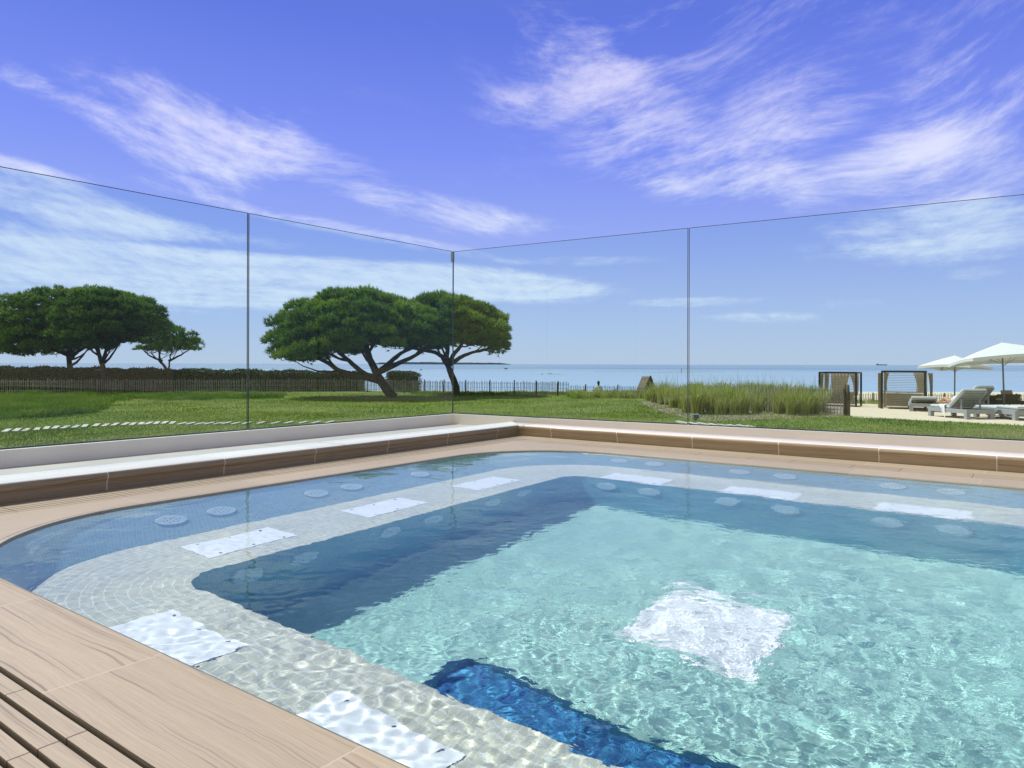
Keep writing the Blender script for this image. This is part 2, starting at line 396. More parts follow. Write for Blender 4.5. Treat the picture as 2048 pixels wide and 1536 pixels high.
# floor with a sunken blue channel along the near side
pitx0, pitx1, pity0, pity1, pitz = -2.58, .1, 2.16, 3.12, ZF-.08
m = MB()
def quad(mb, a, b, c, d): mb.add([a, b, c, d], [(0, 1, 2, 3)], [[(p[0], p[1]) if abs(a[2]-c[2]) < 1e-6 else (p[0]+p[1], p[2]) for p in (a, b, c, d)]])
for (x0, x1, y0, y1) in ((-3.9, pitx0, 2.0, 6.4), (pitx0, .15, pity1, 6.4), (pitx0, .15, 2.0, pity0)):
    quad(m, (x0, y0, ZF), (x1, y0, ZF), (x1, y1, ZF), (x0, y1, ZF))
caustic_receiver(m.build('floor', M_FLOORT, pool))
m = MB(); quad(m, (pitx0, pity0, pitz), (pitx1, pity0, pitz), (pitx1, pity1, pitz), (pitx0, pity1, pitz))
quad(m, (pitx0, pity0, ZF), (pitx0, pity0, pitz), (pitx0, pity1, pitz), (pitx0, pity1, ZF))
quad(m, (pitx0, pity1, ZF), (pitx0, pity1, pitz), (pitx1, pity1, pitz), (pitx1, pity1, ZF))
m.mi[1:] = [1]*(len(m.f)-1)
quad(m, (pitx1, pity0, pitz), (pitx1, pity0, ZF), (pitx0, pity0, ZF), (pitx0, pity0, pitz))
caustic_receiver(m.build('sunken_channel', [M_PITT, M_INNERT], pool))
# white jet panels on the bench and floor
def jet_panel(name, x, y, z, lx, ly):
    h = MB().box(-lx/2, lx/2, -ly/2, ly/2, 0, .005, None, .002); h.cur = 1
    for i in range(3 if name == 'jet_panel' else 0):
        for j in (-1, 1):
            px_, py_ = (i-1)*lx*.36, j*ly*.40
            if lx < ly: px_, py_ = j*lx*.40, (i-1)*ly*.36
            h.add([(px_+.010*math.cos(a*.785), py_+.010*math.sin(a*.785), .0065) for a in range(8)], [tuple(range(8))])
    caustic_receiver(h.build(name, [M_PANEL, M_HOLE], pool, Matrix.Translation((x, y, z))))
for t_ in (2.76, 4.05, 5.35): jet_panel('jet_panel', -4.24, t_, ZB+.003, .34, .65)
for s_ in (3.14, 1.88, .55): jet_panel('jet_panel', -s_, 1.69, ZB+.003, .65, .34)
for s_ in (3.2, 2.0, .75): jet_panel('jet_panel', -s_, 6.42, ZB+.003, .65, .34)
jet_panel('floor_panel', -1.62, 4.22, ZF+.003, .80, .80)
M_JETHI = simple('jet_plate', (.66, .78, .84), .4, .02, 4)
M_JETLO = simple('jet_plate_deep', (.54, .76, .80), .4, .02, 4)  # same plate tinted teal; dimming by the water painted in
def disc(x, y, z, nrm):
    nrm = Vector(nrm).normalized(); ax = nrm.to_track_quat('Z', 'Y').to_matrix().to_4x4()
    mm = MB(); N = 24; r = .105
    mm.add([(r*math.cos(6.2832*k/N), r*math.sin(6.2832*k/N), .012) for k in range(N)]+[(r*1.02*math.cos(6.2832*k/N), r*1.02*math.sin(6.2832*k/N), -.01) for k in range(N)],
           [tuple(range(N))]+[(k, N+k, N+(k+1) % N, (k+1) % N) for k in range(N)])
    h = mm; h.cur = 1
    for (r_, n_) in ((.03, 4), (.06, 6)):
        for i in range(n_):
            a = 6.2832*i/n_; h.add([(r_*math.cos(a)+.006*math.cos(b*.785), r_*math.sin(a)+.006*math.sin(b*.785), .0145) for b in range(8)], [tuple(range(8))])
    caustic_receiver(h.build('wall_jet', [M_JETLO if z < -.8 else M_JETHI, M_HOLE], pool, Matrix.Translation((x, y, z)) @ ax))
for t_ in (2.62, 3.0, 3.86, 4.24, 5.1, 5.5): disc(-4.865, t_, -.36, (.65, 0, .52))
for s_ in (3.75, 3.33, 2.42, 1.98, 1.06, .62): disc(-s_, 7.09, -.34, (0, -.65, .25))
for t_ in (2.54, 2.95, 3.72, 4.17, 4.93, 5.40): disc(-3.84, t_, -.90, (1, 0, 0))
for s_ in (3.40, 2.95, 2.20, 1.72, .95, .52): disc(-s_, 6.16, -.93, (0, -1, .22))
# ---------------------------------------------------------------- pool water (real ripples on a fine mesh)
def ripple(N, M, L, seed, bands):
    g = np.random.default_rng(seed); kx, ky = np.meshgrid(np.fft.fftfreq(N, L/N), np.fft.fftfreq(M, L/M)); k = np.hypot(kx, ky); out = 0
    for (k0, wd, amp, ang, spread) in bands:
        sp = np.where(k > 0, np.exp(-(np.log(np.maximum(k, 1e-6)/k0))**2/(2*wd*wd)), 0)
        if spread:
            th = np.arctan2(ky, kx)-ang; sp = sp*(.12+np.abs(np.cos(th))**spread)
        f = np.real(np.fft.ifft2(np.fft.fft2(g.standard_normal((M, N)))*sp)); out = out + f/f.std()*amp
    return out
NX = NY = 560
X, Y = np.meshgrid(np.linspace(-5.22, 1.42, NX), np.linspace(1.22, 7.27, NY))
h1 = ripple(NX, NY, 6.4, 3, [(1.6, .45, .0012, 0, 0), (4.0, .4, .00028, 0, 0)])
h2 = ripple(NX, NY, 6.4, 5, [(11.0, .35, .00019, 0, 0), (20.0, .3, .00002, 0, 0)])
calm = .25+.75/(1+np.exp(-(X+3.1)*2.4)); calm = calm*(.6+.4/(1+np.exp((Y-5.6)*2)))
nearf = 1/(1+np.exp((Y-4.2)*1.6))
Z = -.012+h1*calm+h2*(calm*(.45+.85*nearf))
for (cx, cy, lam, am) in ((-1.7, 4.85, .13, .0003), (-.45, 3.4, .11, .0002)):   # small rings where water wells up
    rr = np.hypot(X-cx, Y-cy); Z += am*np.sin(rr/lam*6.2832)*np.exp(-(rr/.45)**2)
I = np.arange(NX*NY).reshape(NY, NX)
F = np.stack([I[:-1, :-1], I[:-1, 1:], I[1:, 1:], I[1:, :-1]], -1).reshape(-1, 4)
mw, t, b = new_mat('pool_water'); t.n.remove(b); g = t.new('ShaderNodeBsdfGlass'); g.inputs['Roughness'].default_value = 0; g.inputs['IOR'].default_value = 1.333
g.inputs['Color'].default_value = (.95, .99, 1, 1); t.link(g.outputs[0], t.n['Material Output'].inputs[0])
tc = t.new('ShaderNodeTexCoord'); q = t.sep(tc.outputs['Object'])      # fine capillary ripples, livelier away from the left bench
na = t.noise(t.vec(t.math('MULTIPLY', q[0], 9.0), t.math('MULTIPLY', q[1], 9.0), 0.0), 1.0, 4, .55, .6); nb_ = t.noise(t.vec(t.math('MULTIPLY', q[0], 27.0), t.math('MULTIPLY', q[1], 27.0), 3.0), 1.0, 2, .5)
live = t.math('MULTIPLY', t.mapr(t.math('ADD', q[0], t.math('MULTIPLY', q[1], .12)), -3.3, -1.3, .07, 1, True), t.mapr(t.noise(t.vec(q[0], q[1], 5.0), .8, 2, .5), .35, .65, .45, 1.0))
live = t.math('MULTIPLY', live, t.mapr(q[1], 1.9, 2.9, .30, 1, True))
bp = t.new('ShaderNodeBump'); bp.inputs['Distance'].default_value = .0055; t.link(live, bp.inputs['Strength'])
t.link(t.math('ADD', na, t.math('MULTIPLY', nb_, .18)), bp.inputs['Height']); t.link(bp.outputs[0], g.inputs['Normal'])
water = mesh_np('pool_water', np.stack([X.ravel(), Y.ravel(), Z.ravel()], 1), F, mw, smooth=True)
water.matrix_world = PLM.copy(); water.cycles.is_caustics_caster = True; tag(water, kind='structure')
# ---------------------------------------------------------------- deck, coping, slotted drain
SL0, SL1 = .38, .655          # slotted band, measured out from the pool edge
deck = MB()
rows = [outer(-.075, .0, 1.25), outer(-.014, .0), outer(-.004, .003), outer(.0, .010), outer(.0, .034), outer(-.0025, .037), outer(-.0025, .042), outer(.0, .045)]
sq = contour(OX0-SL0, OX1+SL0, OY0-SL0, OY1+SL0, .004, .0)
loft(deck, rows+[sq, [(p[0], p[1], -.11) for p in sq]], smooth=False)
for k, f in enumerate(deck.f):        # joints run straight across each side: lay the grain by side, mitred at the corners
    P4 = [deck.v[i] for i in f]; cx = sum(p[0] for p in P4)/4; cy = sum(p[1] for p in P4)/4
    far_side = max(OX0-cx, cx-OX1) < max(OY0-cy, cy-OY1)
    for q, p in enumerate(P4): deck.uv[4*k+q] = (p[0], p[1]+p[2]) if far_side else (p[1], p[0]+p[2])
def along(mb, side, a0, a1, d0, d1, z0, z1, bev=0.0):
    """box on one side of the pool; a = along the edge, d = distance out from it"""
    if side == 'near': lo = (a0, a1, OY0-d1, OY0-d0)
    if side == 'far': lo = (a0, a1, OY1+d0, OY1+d1)
    if side in ('near', 'far'): return mb.box(*lo, z0, z1, None, bev)
    M = Matrix(((0, -1, 0, 0), (1, 0, 0, 0), (0, 0, 1, 0), (0, 0, 0, 1)))   # local x -> y
    # u runs along y
    return mb.box(a0, a1, -(OX0-d0), -(OX0-d1), z0, z1, M, bev)
XL = OX0-SL1; YN = OY0-SL1; YF = OY1+SL1
for (x0, x1, y0, y1) in ((XL-1.9, 2.6, -3.5, YN), (XL-1.9, 2.6, YF, 9.6)): deck.box(x0, x1, y0, y1, -.6, 0)
M90 = Matrix(((0, -1, 0, 0), (1, 0, 0, 0), (0, 0, 1, 0), (0, 0, 0, 1)))
deck.box(YN, YF, -XL, -XL+1.9, -.6, 0, M90); deck.box(YN, YF, -2.6, -(OX1+SL0), -.6, 0, M90)
dk = deck.build('pool_deck', M_DECK, None, PLM); tag(dk, kind='structure')
drain = empty('drain_grate', (0, 0, 0), 0, label='slotted stone overflow drain running round the pool edge', cat='drain'); drain.matrix_world = PLM.copy()
ch = MB(); ch.box(XL, OX1+SL0, YN, OY0-SL0, -.14, -.115); ch.box(XL, OX1+SL0, OY1+SL0, YF, -.14, -.115); ch.box(XL, OX0-SL0, OY0-SL0, OY1+SL0, -.14, -.115)
ch.build('channel', M_DARK, drain)
gap, nsl = .017, 4; wS = (SL1-SL0-gap*(nsl+.0))/nsl
for side, (a0, a1) in dict(near=(OX0-SL0, OX1+SL0), left=(YN, YF), far=(OX0-SL0, OX1+SL0)).items():
    mb = MB()
    for i in range(nsl):
        d0 = SL0+gap+i*(wS+gap); aa = a0
        while aa < a1-.01:
            bb = min(aa+1.005-.003, a1); along(mb, side, aa, bb, d0, d0+wS, -.03, -.0012, .002); aa += 1.005
    mb.build('slat_row', M_SLAT, drain)
# ---------------------------------------------------------------- raised kerb, shelf and low wall
KS, KT = 5.90, 8.17
kerb = empty('stone_kerb', (0, 0, 0), 0, label='rounded travertine kerb on the left of the pool, in shade towards the water', cat='kerb'); kerb.matrix_world = PLM.copy()
def kerb_profile(wid):   # (distance out, z): rounded nose
    p = [(.022, .0), (.020, .055), (.018, .07)]; r = .040
    for i in range(13): a = R_(232-142*i/12); p.append((r+r*math.cos(a), .15-r+r*math.sin(a)))
    p += [(wid, .15), (wid, .06)]
    return p
def kerb_mesh(mb, prof, a0, a1, far):
    vs_ = []; fs = []; uv = []; n = 2; d = 0.0; ds = [0.0]
    for i in range(1, len(prof)): ds.append(ds[-1]+math.dist(prof[i], prof[i-1]))
    for k, (o_, z) in enumerate(prof):
        for a in (a0(o_), a1(o_)): vs_.append((a, KT+o_, z) if far else (-(KS+o_), a, z))
    for k in range(len(prof)-1):
        A, B_ = 2*k, 2*k+1; C_, D = 2*k+3, 2*k+2; f = (A, B_, C_, D) if far else (A, D, C_, B_)
        fs.append(f); g_ = dict(); cc = {}
        for q in f: cc[q] = ((vs_[q][0] if far else vs_[q][1]), ds[q//2])
        uv.append([cc[q] for q in f])
    mb.smooth = True; k0 = len(mb.f); mb.add(vs_, fs, uv); mb.smooth = False
    for k in range(len(fs)): mb.mi[k0+k] = 1 if k < 12 else 0  # pale cap starts where sun strikes the nose; lit edge painted in
mb = MB(); kerb_mesh(mb, kerb_profile(.42), lambda o: -1.5, lambda o: KT+o+.0, False); kerb.location = kerb.location
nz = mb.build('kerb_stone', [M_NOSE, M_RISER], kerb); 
kerb2 = empty('stone_kerb', (0, 0, 0), 0, label='straight travertine kerb at the far right side of the pool, facing the camera', cat='kerb'); kerb2.matrix_world = PLM.copy()
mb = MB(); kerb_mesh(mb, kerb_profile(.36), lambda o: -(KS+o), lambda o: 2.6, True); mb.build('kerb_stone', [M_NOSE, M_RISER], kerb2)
ZW, ZS = .22, .062
C0 = at(907, 828, ZW); E0 = at(2048, 883, ZW); G0 = at(0, 901, ZW)
dL = (C0-G0).normalized(); dR = (E0-C0).normalized(); G1 = G0-dL*3.5; E1 = E0+dR*3.0
nL = Vector((-dL.y, dL.x, 0)); nR = Vector((-dR.y, dR.x, 0))     # both point outwards (to the sea)
def wcorner(off):  # corner of the two walls offset outwards
    a, b = C0+nL*off, C0+nR*off; det = dL.x*(-dR.y)+dR.x*dL.y
    r = b-a; k = (r.x*(-dR.y)+dR.x*r.y)/det; return a+dL*k
TH = .17
def prism(mb, poly, z0, z1):
    n = len(poly); vs_ = [(p.x, p.y, z0) for p in poly]+[(p.x, p.y, z1) for p in poly]
    mb.add(vs_, [tuple(range(n))[::-1], tuple(range(n, 2*n))]+[(i, (i+1) % n, n+(i+1) % n, n+i) for i in range(n)])
wl = MB(); prism(wl, [G1, C0, wcorner(TH), G1+nL*TH][::-1][::-1], -1.02, ZW)
# shelf tiles behind the kerb
shf = MB(); q1 = PL(KS+.42, -1.5); q2 = PL(KS+.42, KT+.36); q3 = PL(-2.6, KT+.36); 
vs_ = [(p.x, p.y, ZS) for p in (q1, q2, C0, G1)]; shf.add(vs_, [(0, 1, 2, 3)])
vs_ = [(p.x, p.y, ZS) for p in (q2, q3, E1, C0)]; shf.add(vs_, [(0, 1, 2, 3)])
so = shf.build('shelf_paving', M_SHELF); tag(so, kind='structure')
wall_l = wl.build('low_wall', M_PLASTER); tag(wall_l, 'pale rendered low wall under the left glass panels', 'wall')
wr = MB(); prism(wr, [C0, E1, E1+nR*TH, wcorner(TH)], -1.02, ZW)
wall_r = wr.build('low_wall', M_PLASTER); tag(wall_r, 'pale rendered low wall under the right glass panels', 'wall')
# panel joints in the render and in the shelf
# ---------------------------------------------------------------- glass panels
mg, t, b = new_mat('clear_glass'); t.n.remove(b)
tr = t.new('ShaderNodeBsdfTransparent'); tr.inputs[0].default_value = (.885, .955, .965, 1)
gl = t.new('ShaderNodeBsdfGlossy'); gl.inputs['Roughness'].default_value = 0; gl.inputs[0].default_value = (1, 1, 1, 1)
lw = t.new('ShaderNodeLayerWeight'); lw.inputs[0].default_value = .5; fr = t.math('ADD', .016, t.math('MULTIPLY', .55, t.math('POWER', lw.outputs['Facing'], 5.0))); mx = t.new('ShaderNodeMixShader')
t.link(fr, mx.inputs[0]); t.link(tr.outputs[0], mx.inputs[1]); t.link(gl.outputs[0], mx.inputs[2]); t.link(mx.outputs[0], t.n['Material Output'].inputs[0])
M_EDGE = simple('glass_edge', (.03, .055, .05), .25, .1)
M_CLIP = simple('clip_steel', (.25, .27, .26), .3, .05, metal=1)
def isect(u, v, P0, d):   # where the line P0+k*d meets the sight line of pixel column u
    q = atd(u, v, 1.0); a, b = q.x, 1.0
    k = (a*P0.y-P0.x*b)/(d.x*b-a*d.y); return P0+d*k
def glass_panel(p, q, n, label, clip=False):
    z0, z1, tk = ZW+.002, 2.765, .013; d = (q-p).normalized(); L = (q-p).length
    M = Matrix(((d.x, n.x, 0, p.x), (d.y, n.y, 0, p.y), (0, 0, 1, 0), (0, 0, 0, 1)))
    r = empty('glass_panel', (0, 0, 0), 0, label=label, cat='glass panel', group='frameless glass panels of the wind screen'); r.matrix_world = M
    y0 = .06; g_ = .006
    pn = MB(); pn.add([(g_, y0, z0), (L-g_, y0, z0), (L-g_, y0, z1), (g_, y0, z1)], [(0, 1, 2, 3)]); pn.add([(g_, y0+tk, z0), (L-g_, y0+tk, z0), (L-g_, y0+tk, z1), (g_, y0+tk, z1)], [(3, 2, 1, 0)])
    pn.build('pane', mg, r)
    e = MB(); e.box(g_, L-g_, y0+.001, y0+tk-.001, z1-.005, z1); e.box(g_-.0005, g_+.006, y0+.001, y0+tk-.001, z0, z1-.006); e.box(L-g_-.006, L-g_+.0005, y0+.001, y0+tk-.001, z0, z1-.006); e.box(g_, L-g_, y0-.004, y0+tk+.004, z0, z0+.012)
    e.build('edge', M_EDGE, r)
    if clip: MB().box(L-.03, L+.012, y0-.006, y0+tk+.02, z1-.16, z1-.01, None, .003).build('corner_clip', M_CLIP, r)
    return r
J1 = isect(502, 860, G0, dL); J2 = isect(1373, 848, C0, dR)
glass_panel(G1, J1, nL, 'clear glass panel at the far left in front of the hedge and the left pines')
C1 = wcorner(.068); CL = C0+dL*(C1-C0).dot(dL); CR = C0+dR*((C1-C0).dot(dR)-.004)
glass_panel(J1, CL, nL, 'clear glass panel left of the corner joint, in front of the wide leaning pine', True)
glass_panel(CR, J2, nR, 'clear glass panel right of the corner joint, in front of the open sea', False)
glass_panel(J2, E1, nR, 'clear glass panel at the far right in front of the cabanas and umbrellas')

# ---------------------------------------------------------------- terrain
def ground_z(x, y):
    z = -1.0 - .0*y
    k = np.clip((y-53.5)/26, 0, 1); z = z - 5.2*k*k*(3-2*k)
    return z
def axis(a): return np.array(sorted(set(np.round(a, 3))))
gx = axis(np.concatenate([np.arange(-60, 60, 1.0), -60-np.cumsum(1.25**np.arange(36))*1.0, 60+np.cumsum(1.25**np.arange(36))*1.0]))
gy = axis(np.concatenate([np.arange(-30, 90, 1.0), -30-np.cumsum(1.3**np.arange(28)), 90+np.cumsum(1.25**np.arange(38))]))
GX, GY = np.meshgrid(gx, gy); GZ = ground_z(GX, GY)
GZ = GZ + .012*np.sin(GX*1.7)*np.cos(GY*1.3)*(GY < 48)
I = np.arange(GX.size).reshape(GX.shape); F = np.stack([I[:-1, :-1], I[:-1, 1:], I[1:, 1:], I[1:, :-1]], -1).reshape(-1, 4)
cxm = GX.ravel()[F].mean(1); cym = GY.ravel()[F].mean(1); s_c = cxm*SB[0]+cym*SB[1]; t_c = cxm*SA[0]+cym*SA[1]
F = F[~((s_c > -1.6) & (s_c < 6.3) & (t_c > .3) & (t_c < 8.0))]
mt, t, b = new_mat('terrain'); tc = t.new('ShaderNodeTexCoord'); P_ = t.sep(tc.outputs['Object'])
# sand to the right of a line and beyond the fence; lawn elsewhere
edge_n = t.math('MULTIPLY', t.math('SUBTRACT', t.noise(tc.outputs['Object'], .8, 4, .6), .5), .9)
sA, sB_ = at(1700, 834, -1), at(2048, 851, -1); dd = (sB_-sA).normalized(); nn = Vector((-dd.y, dd.x))
dist = t.math('ADD', t.math('ADD', t.math('MULTIPLY', t.math('SUBTRACT', P_[0], sA.x), nn.x), t.math('MULTIPLY', t.math('SUBTRACT', P_[1], sA.y), nn.y)), edge_n)
right = t.math('GREATER_THAN', t.math('ADD', P_[0], t.math('MULTIPLY', edge_n, .6)), 13.2)
sandA = t.math('MULTIPLY', t.math('GREATER_THAN', dist, 0.0), right)
beach = t.math('GREATER_THAN', t.math('ADD', P_[1], t.math('MULTIPLY', edge_n, 2.0)), 53.0)
sand_m = t.math('MAXIMUM', sandA, beach)
gn = t.noise(tc.outputs['Object'], .35, 5, .6); gf = t.noise(tc.outputs['Object'], 9, 4, .65)
lawn = t.ramp(gn, [(.3, (.12, .19, .026)), (.5, (.17, .24, .035)), (.7, (.27, .29, .08))])
lawn = t.mix(t.mapr(gf, .35, .7, 0, .6), lawn, (.06, .11, .02))
sn = t.noise(tc.outputs['Object'], 5, 5, .6); sand = t.ramp(sn, [(.3, (.60, .50, .34)), (.7, (.72, .62, .45))])
t.link(t.mix(sand_m, lawn, sand), b.inputs['Base Color']); b.inputs['Roughness'].default_value = .95; b.inputs['Specular IOR Level'].default_value = .1
bp = t.new('ShaderNodeBump'); bp.inputs['Strength'].default_value = .8; bp.inputs['Distance'].default_value = .03; t.link(t.noise(tc.outputs['Object'], 11, 5, .7), bp.inputs['Height']); t.link(bp.outputs[0], b.inputs['Normal'])
ter = mesh_np('ground', np.stack([GX.ravel(), GY.ravel(), GZ.ravel()], 1), F, mt, smooth=True); tag(ter, kind='structure')
# sea
ms, t, b = new_mat('sea_water'); tc = t.new('ShaderNodeTexCoord'); P_ = t.sep(tc.outputs['Object'])
nb = t.noise(t.vec(t.math('MULTIPLY', P_[0], .0012), t.math('MULTIPLY', P_[1], .008), 0.0), 1.0, 6, .6, .4)
far = t.mapr(P_[1], 420, 900, 0, 1, True)
c = t.mix(t.mapr(nb, .35, .65), (.20, .34, .45), (.28, .43, .54)); c = t.mix(far, c, (.02, .12, .18))
t.link(c, b.inputs['Base Color']); t.link(t.mapr(nb, .35, .65, .05, .16), b.inputs['Roughness']); b.inputs['IOR'].default_value = 1.333
bp = t.new('ShaderNodeBump'); bp.inputs['Distance'].default_value = .25
n_ = t.noise(t.vec(t.math('MULTIPLY', P_[0], .12), t.math('MULTIPLY', P_[1], .5), 0.0), 1.0, 5, .6)
t.link(t.math('ADD', .02, t.math('MULTIPLY', far, .95)), bp.inputs['Strength']); t.link(n_, bp.inputs['Height']); t.link(bp.outputs[0], b.inputs['Normal'])
sx = np.array([-60000, -9000, -1500, 0, 1500, 9000, 60000.]); sy = np.array([56, 300, 1200, 6000, 70000.]); SX, SY = np.meshgrid(sx, sy)
I = np.arange(SX.size).reshape(SX.shape); F = np.stack([I[:-1, :-1], I[:-1, 1:], I[1:, 1:], I[1:, :-1]], -1).reshape(-1, 4)
sea = mesh_np('sea', np.stack([SX.ravel(), SY.ravel(), SX.ravel()*0-4.5], 1), F, ms); tag(sea, kind='structure')
# distant low island and sand bars
isl = MB(); D = 9000.; pr = [(742, 0), (760, 2.6), (800, 3.4), (850, 3.8), (900, 3.2), (960, 3.0), (1000, 2.4), (1012, 1.2), (1022, 0)]; n = 90; top = []; 
for i in range(n+1):
    u = 742+280*i/n; hgt = np.interp(u, [p[0] for p in pr], [p[1] for p in pr])*(.85+.3*random.random()); top.append(((u-1024)/1440*D, D, -4.6+max(.2, hgt)*D/1440+5.5*0))
vs_ = []; 
for (x, y, z) in top: vs_ += [(x, y, -5), (x, y, z-0.0+4.0), (x, y+700, z+4.0), (x, y+700, -5)]
isl.add(vs_, [(4*i+a, 4*i+4+a, 4*i+5+a, 4*i+1+a) for i in range(n) for a in (0, 1, 2)])
o = isl.build('distant_island', M_ISLAND); tag(o, kind='structure')
def sandbar(u0, u1, v, th):
    m_ = MB(); d = 5.5*1440/(v-729.5); n = 24; a, b_ = (u0-1024)/1440*d, (u1-1024)/1440*d; top = []; wdt = th*d*d/5.5/1440
    for i in range(n+1):
        f = i/n; w = wdt*math.sin(math.pi*f)**.6*(.6+.5*random.random()); top.append((a+(b_-a)*f, w))
    vs_ = []
    for (x, w) in top: vs_ += [(x, d-w, -4.6), (x, d-w*.4, -4.36), (x, d+w*.6, -4.36), (x, d+w, -4.6)]
    m_.add(vs_, [(4*i+q, 4*i+4+q, 4*i+5+q, 4*i+1+q) for i in range(n) for q in (0, 1, 2)])
    tag(m_.build('sand_bar', M_BAR), kind='structure')
sandbar(1285, 1402, 745.5, 1.2); sandbar(1340, 1445, 743, 1.4); sandbar(1090, 1130, 750, 1.0); sandbar(1190, 1275, 744.5, .6)

# ---------------------------------------------------------------- grass
def blades(name, base, h, mats, wid=.012, lean=.35, segs=2, parent=None, bias=None):
    """base (n,3), h (n,) -> tapered bent blades"""
    n = len(base); a = rng.uniform(0, 2*np.pi, n); side = np.stack([np.cos(a), np.sin(a), np.zeros(n)], 1)
    ln = rng.normal(0, lean, (n, 2))
    if bias is not None: ln = ln + np.array(bias)
    w = wid*rng.uniform(.6, 1.3, n); V = []
    for k in range(segs):
        f = k/segs; off = np.concatenate([ln*(h*f**1.7)[:, None], (h*f*(1-.12*f))[:, None]], 1); ww = (w*(1-.45*f))[:, None]
        V += [base+off-side*ww/2, base+off+side*ww/2]
    off = np.concatenate([ln*h[:, None], (h*(.92-.25*np.clip(np.hypot(ln[:, 0], ln[:, 1]), 0, 1.5)))[:, None]], 1); V.append(base+off)
    V = np.stack(V, 1); m_ = V.shape[1]; o = np.arange(n)[:, None]*m_; tri = []
    for k in range(segs-1): q = 2*k; tri += [[q, q+1, q+3], [q, q+3, q+2]]
    q = 2*(segs-1); tri.append([q, q+1, q+2])
    F = (o[:, :, None]+np.array(tri)[None]).reshape(-1, 3)
    return mesh_np(name, V.reshape(-1, 3), F, mats, parent)
def is_sand(x, y):
    return ((x-sA.x)*nn.x+(y-sA.y)*nn.y > 0) & (x > 13.2)
M_LAWN = island('lawn_grass', [(.10, .15, .022), (.19, .25, .04), (.29, .32, .075), (.46, .42, .20)], .65, .35, .2, .22)
pts = []
for (y0, y1, dens) in ((14.5, 22, 330), (22, 30, 190), (30, 40, 95), (40, 49, 60)):
    ym = (y0+y1)/2; xa, xb = -.74*y1-1, .74*y1+1; n = int((xb-xa)*(y1-y0)*dens)
    x = rng.uniform(xa, xb, n); y = rng.uniform(y0, y1, n); keep = (np.abs(x) < .74*y+.6) & ~is_sand(x, y)
    x, y = x[keep], y[keep]; pts.append(np.stack([x, y, ground_z(x, y)-.005], 1))
G = np.concatenate(pts); clump = .5+.5*np.sin(G[:, 0]*2.1+np.sin(G[:, 1]*1.3)*2)*np.sin(G[:, 1]*1.1+np.cos(G[:, 0]*.9)*2)
hh = (.045+.035*rng.random(len(G))+.03*clump)*np.where(G[:, 1] > 30, 1.25, 1)
g_o = blades('lawn_grass', G, hh, M_LAWN, .02, .5, 2); tag(g_o, 'short green mown lawn grass', 'grass', kind='stuff')

M_MARRAM = island('marram', [(.14, .20, .03), (.28, .36, .06), (.46, .50, .14), (.70, .62, .34)], .6, .4, .25)
M_BLUEGRASS = island('meadow_grass', [(.07, .14, .035), (.12, .22, .035), (.18, .27, .035), (.26, .32, .07)], .6, .35, .25, .5)
def clumps(name, cen, per, rad, h, mat, label, lean=.3, wid=.016, bias=None):
    B_ = []; H = []
    for (x, y, s) in cen:
        n = int(per*s); a = rng.uniform(0, 6.283, n); r = rad*np.sqrt(rng.random(n)); xx = x+r*np.cos(a); yy = y+r*np.sin(a)
        B_.append(np.stack([xx, yy, ground_z(xx, yy)-.01], 1)); H.append(h*s*rng.uniform(.45, 1.08, n)*np.where(rng.random(n) < .02, 1.45, 1.0))
    o = blades(name, np.concatenate(B_), np.concatenate(H), mat, wid, lean, 4, bias=bias); tag(o, label, 'grass', kind='stuff'); return o
cen = []
left_x = lambda y: 8.6+(y-27.3)*(-.10)
while len(cen) < 150:
    y = random.uniform(27.4, 39); f = (y-27.4)/11.6
    xa = 7.1 if y < 29 else 7.1+.1*f; x = random.uniform(xa-.1+.2*f, 13.1+2.2*f)
    u = 1024+1440*x/y; v = 730+1440*2/y
    lim = np.interp(u, [1275, 1300, 1400, 1500, 1690], [800, 812, 832, 832, 832])
    if v > lim or u < 1285 or u > 1683 or (y > 34 and x > 14.4): continue
    cen.append((x, y, random.uniform(.75, 1.12)))
clumps('marram_grass', cen, 300, .20, 1.22, M_MARRAM, 'tall clump of marram grass in front of the cabanas', .22, .015, (.04, 0))
cen = [(random.uniform(3.4, 8.6), random.uniform(42.0, 44.5), random.uniform(.7, 1.1)) for _ in range(60)]
clumps('dune_grass', cen, 110, .28, .62, M_MARRAM, 'low dune grass along the fence by the seated person', .25, .02)
cen = []
for _ in range(260):   # meadow bed at the left
    u = random.uniform(-40, 205); v = random.uniform(797, np.interp(u, [0, 100, 180, 205], [838, 834, 826, 810])); p = at(u, v, -1); cen.append((p.x, p.y, random.uniform(.6, 1.1)))
for _ in range(170):
    u = random.uniform(-20, 560); v = random.uniform(789, np.interp(u, [0, 200, 300, 560], [806, 806, 803, 797])); p = at(u, v, -1); cen.append((p.x, p.y, random.uniform(.5, 1.0)))
clumps('meadow_grass', cen, 210, .55, .42, M_BLUEGRASS, 'long unmown grass bed in front of the hedge fence', .3, .02)
cen = [(p.x, p.y, random.uniform(.5, 1)) for p in [at(random.uniform(830, 1140), 787+3*random.random(), -1) for _ in range(90)]]
clumps('fence_grass', cen, 80, .35, .34, M_BLUEGRASS, 'rough grass growing along the foot of the seaward fence', .3, .02)
cen = [(p.x, p.y, random.uniform(.6, 1.1)) for p in [at(random.uniform(1715, 2060), random.uniform(806, 809), -1) for _ in range(70)]]
clumps('beach_grass', cen, 90, .3, .30, M_MARRAM, 'short grass strip before the fence behind the cabanas', .3, .02)
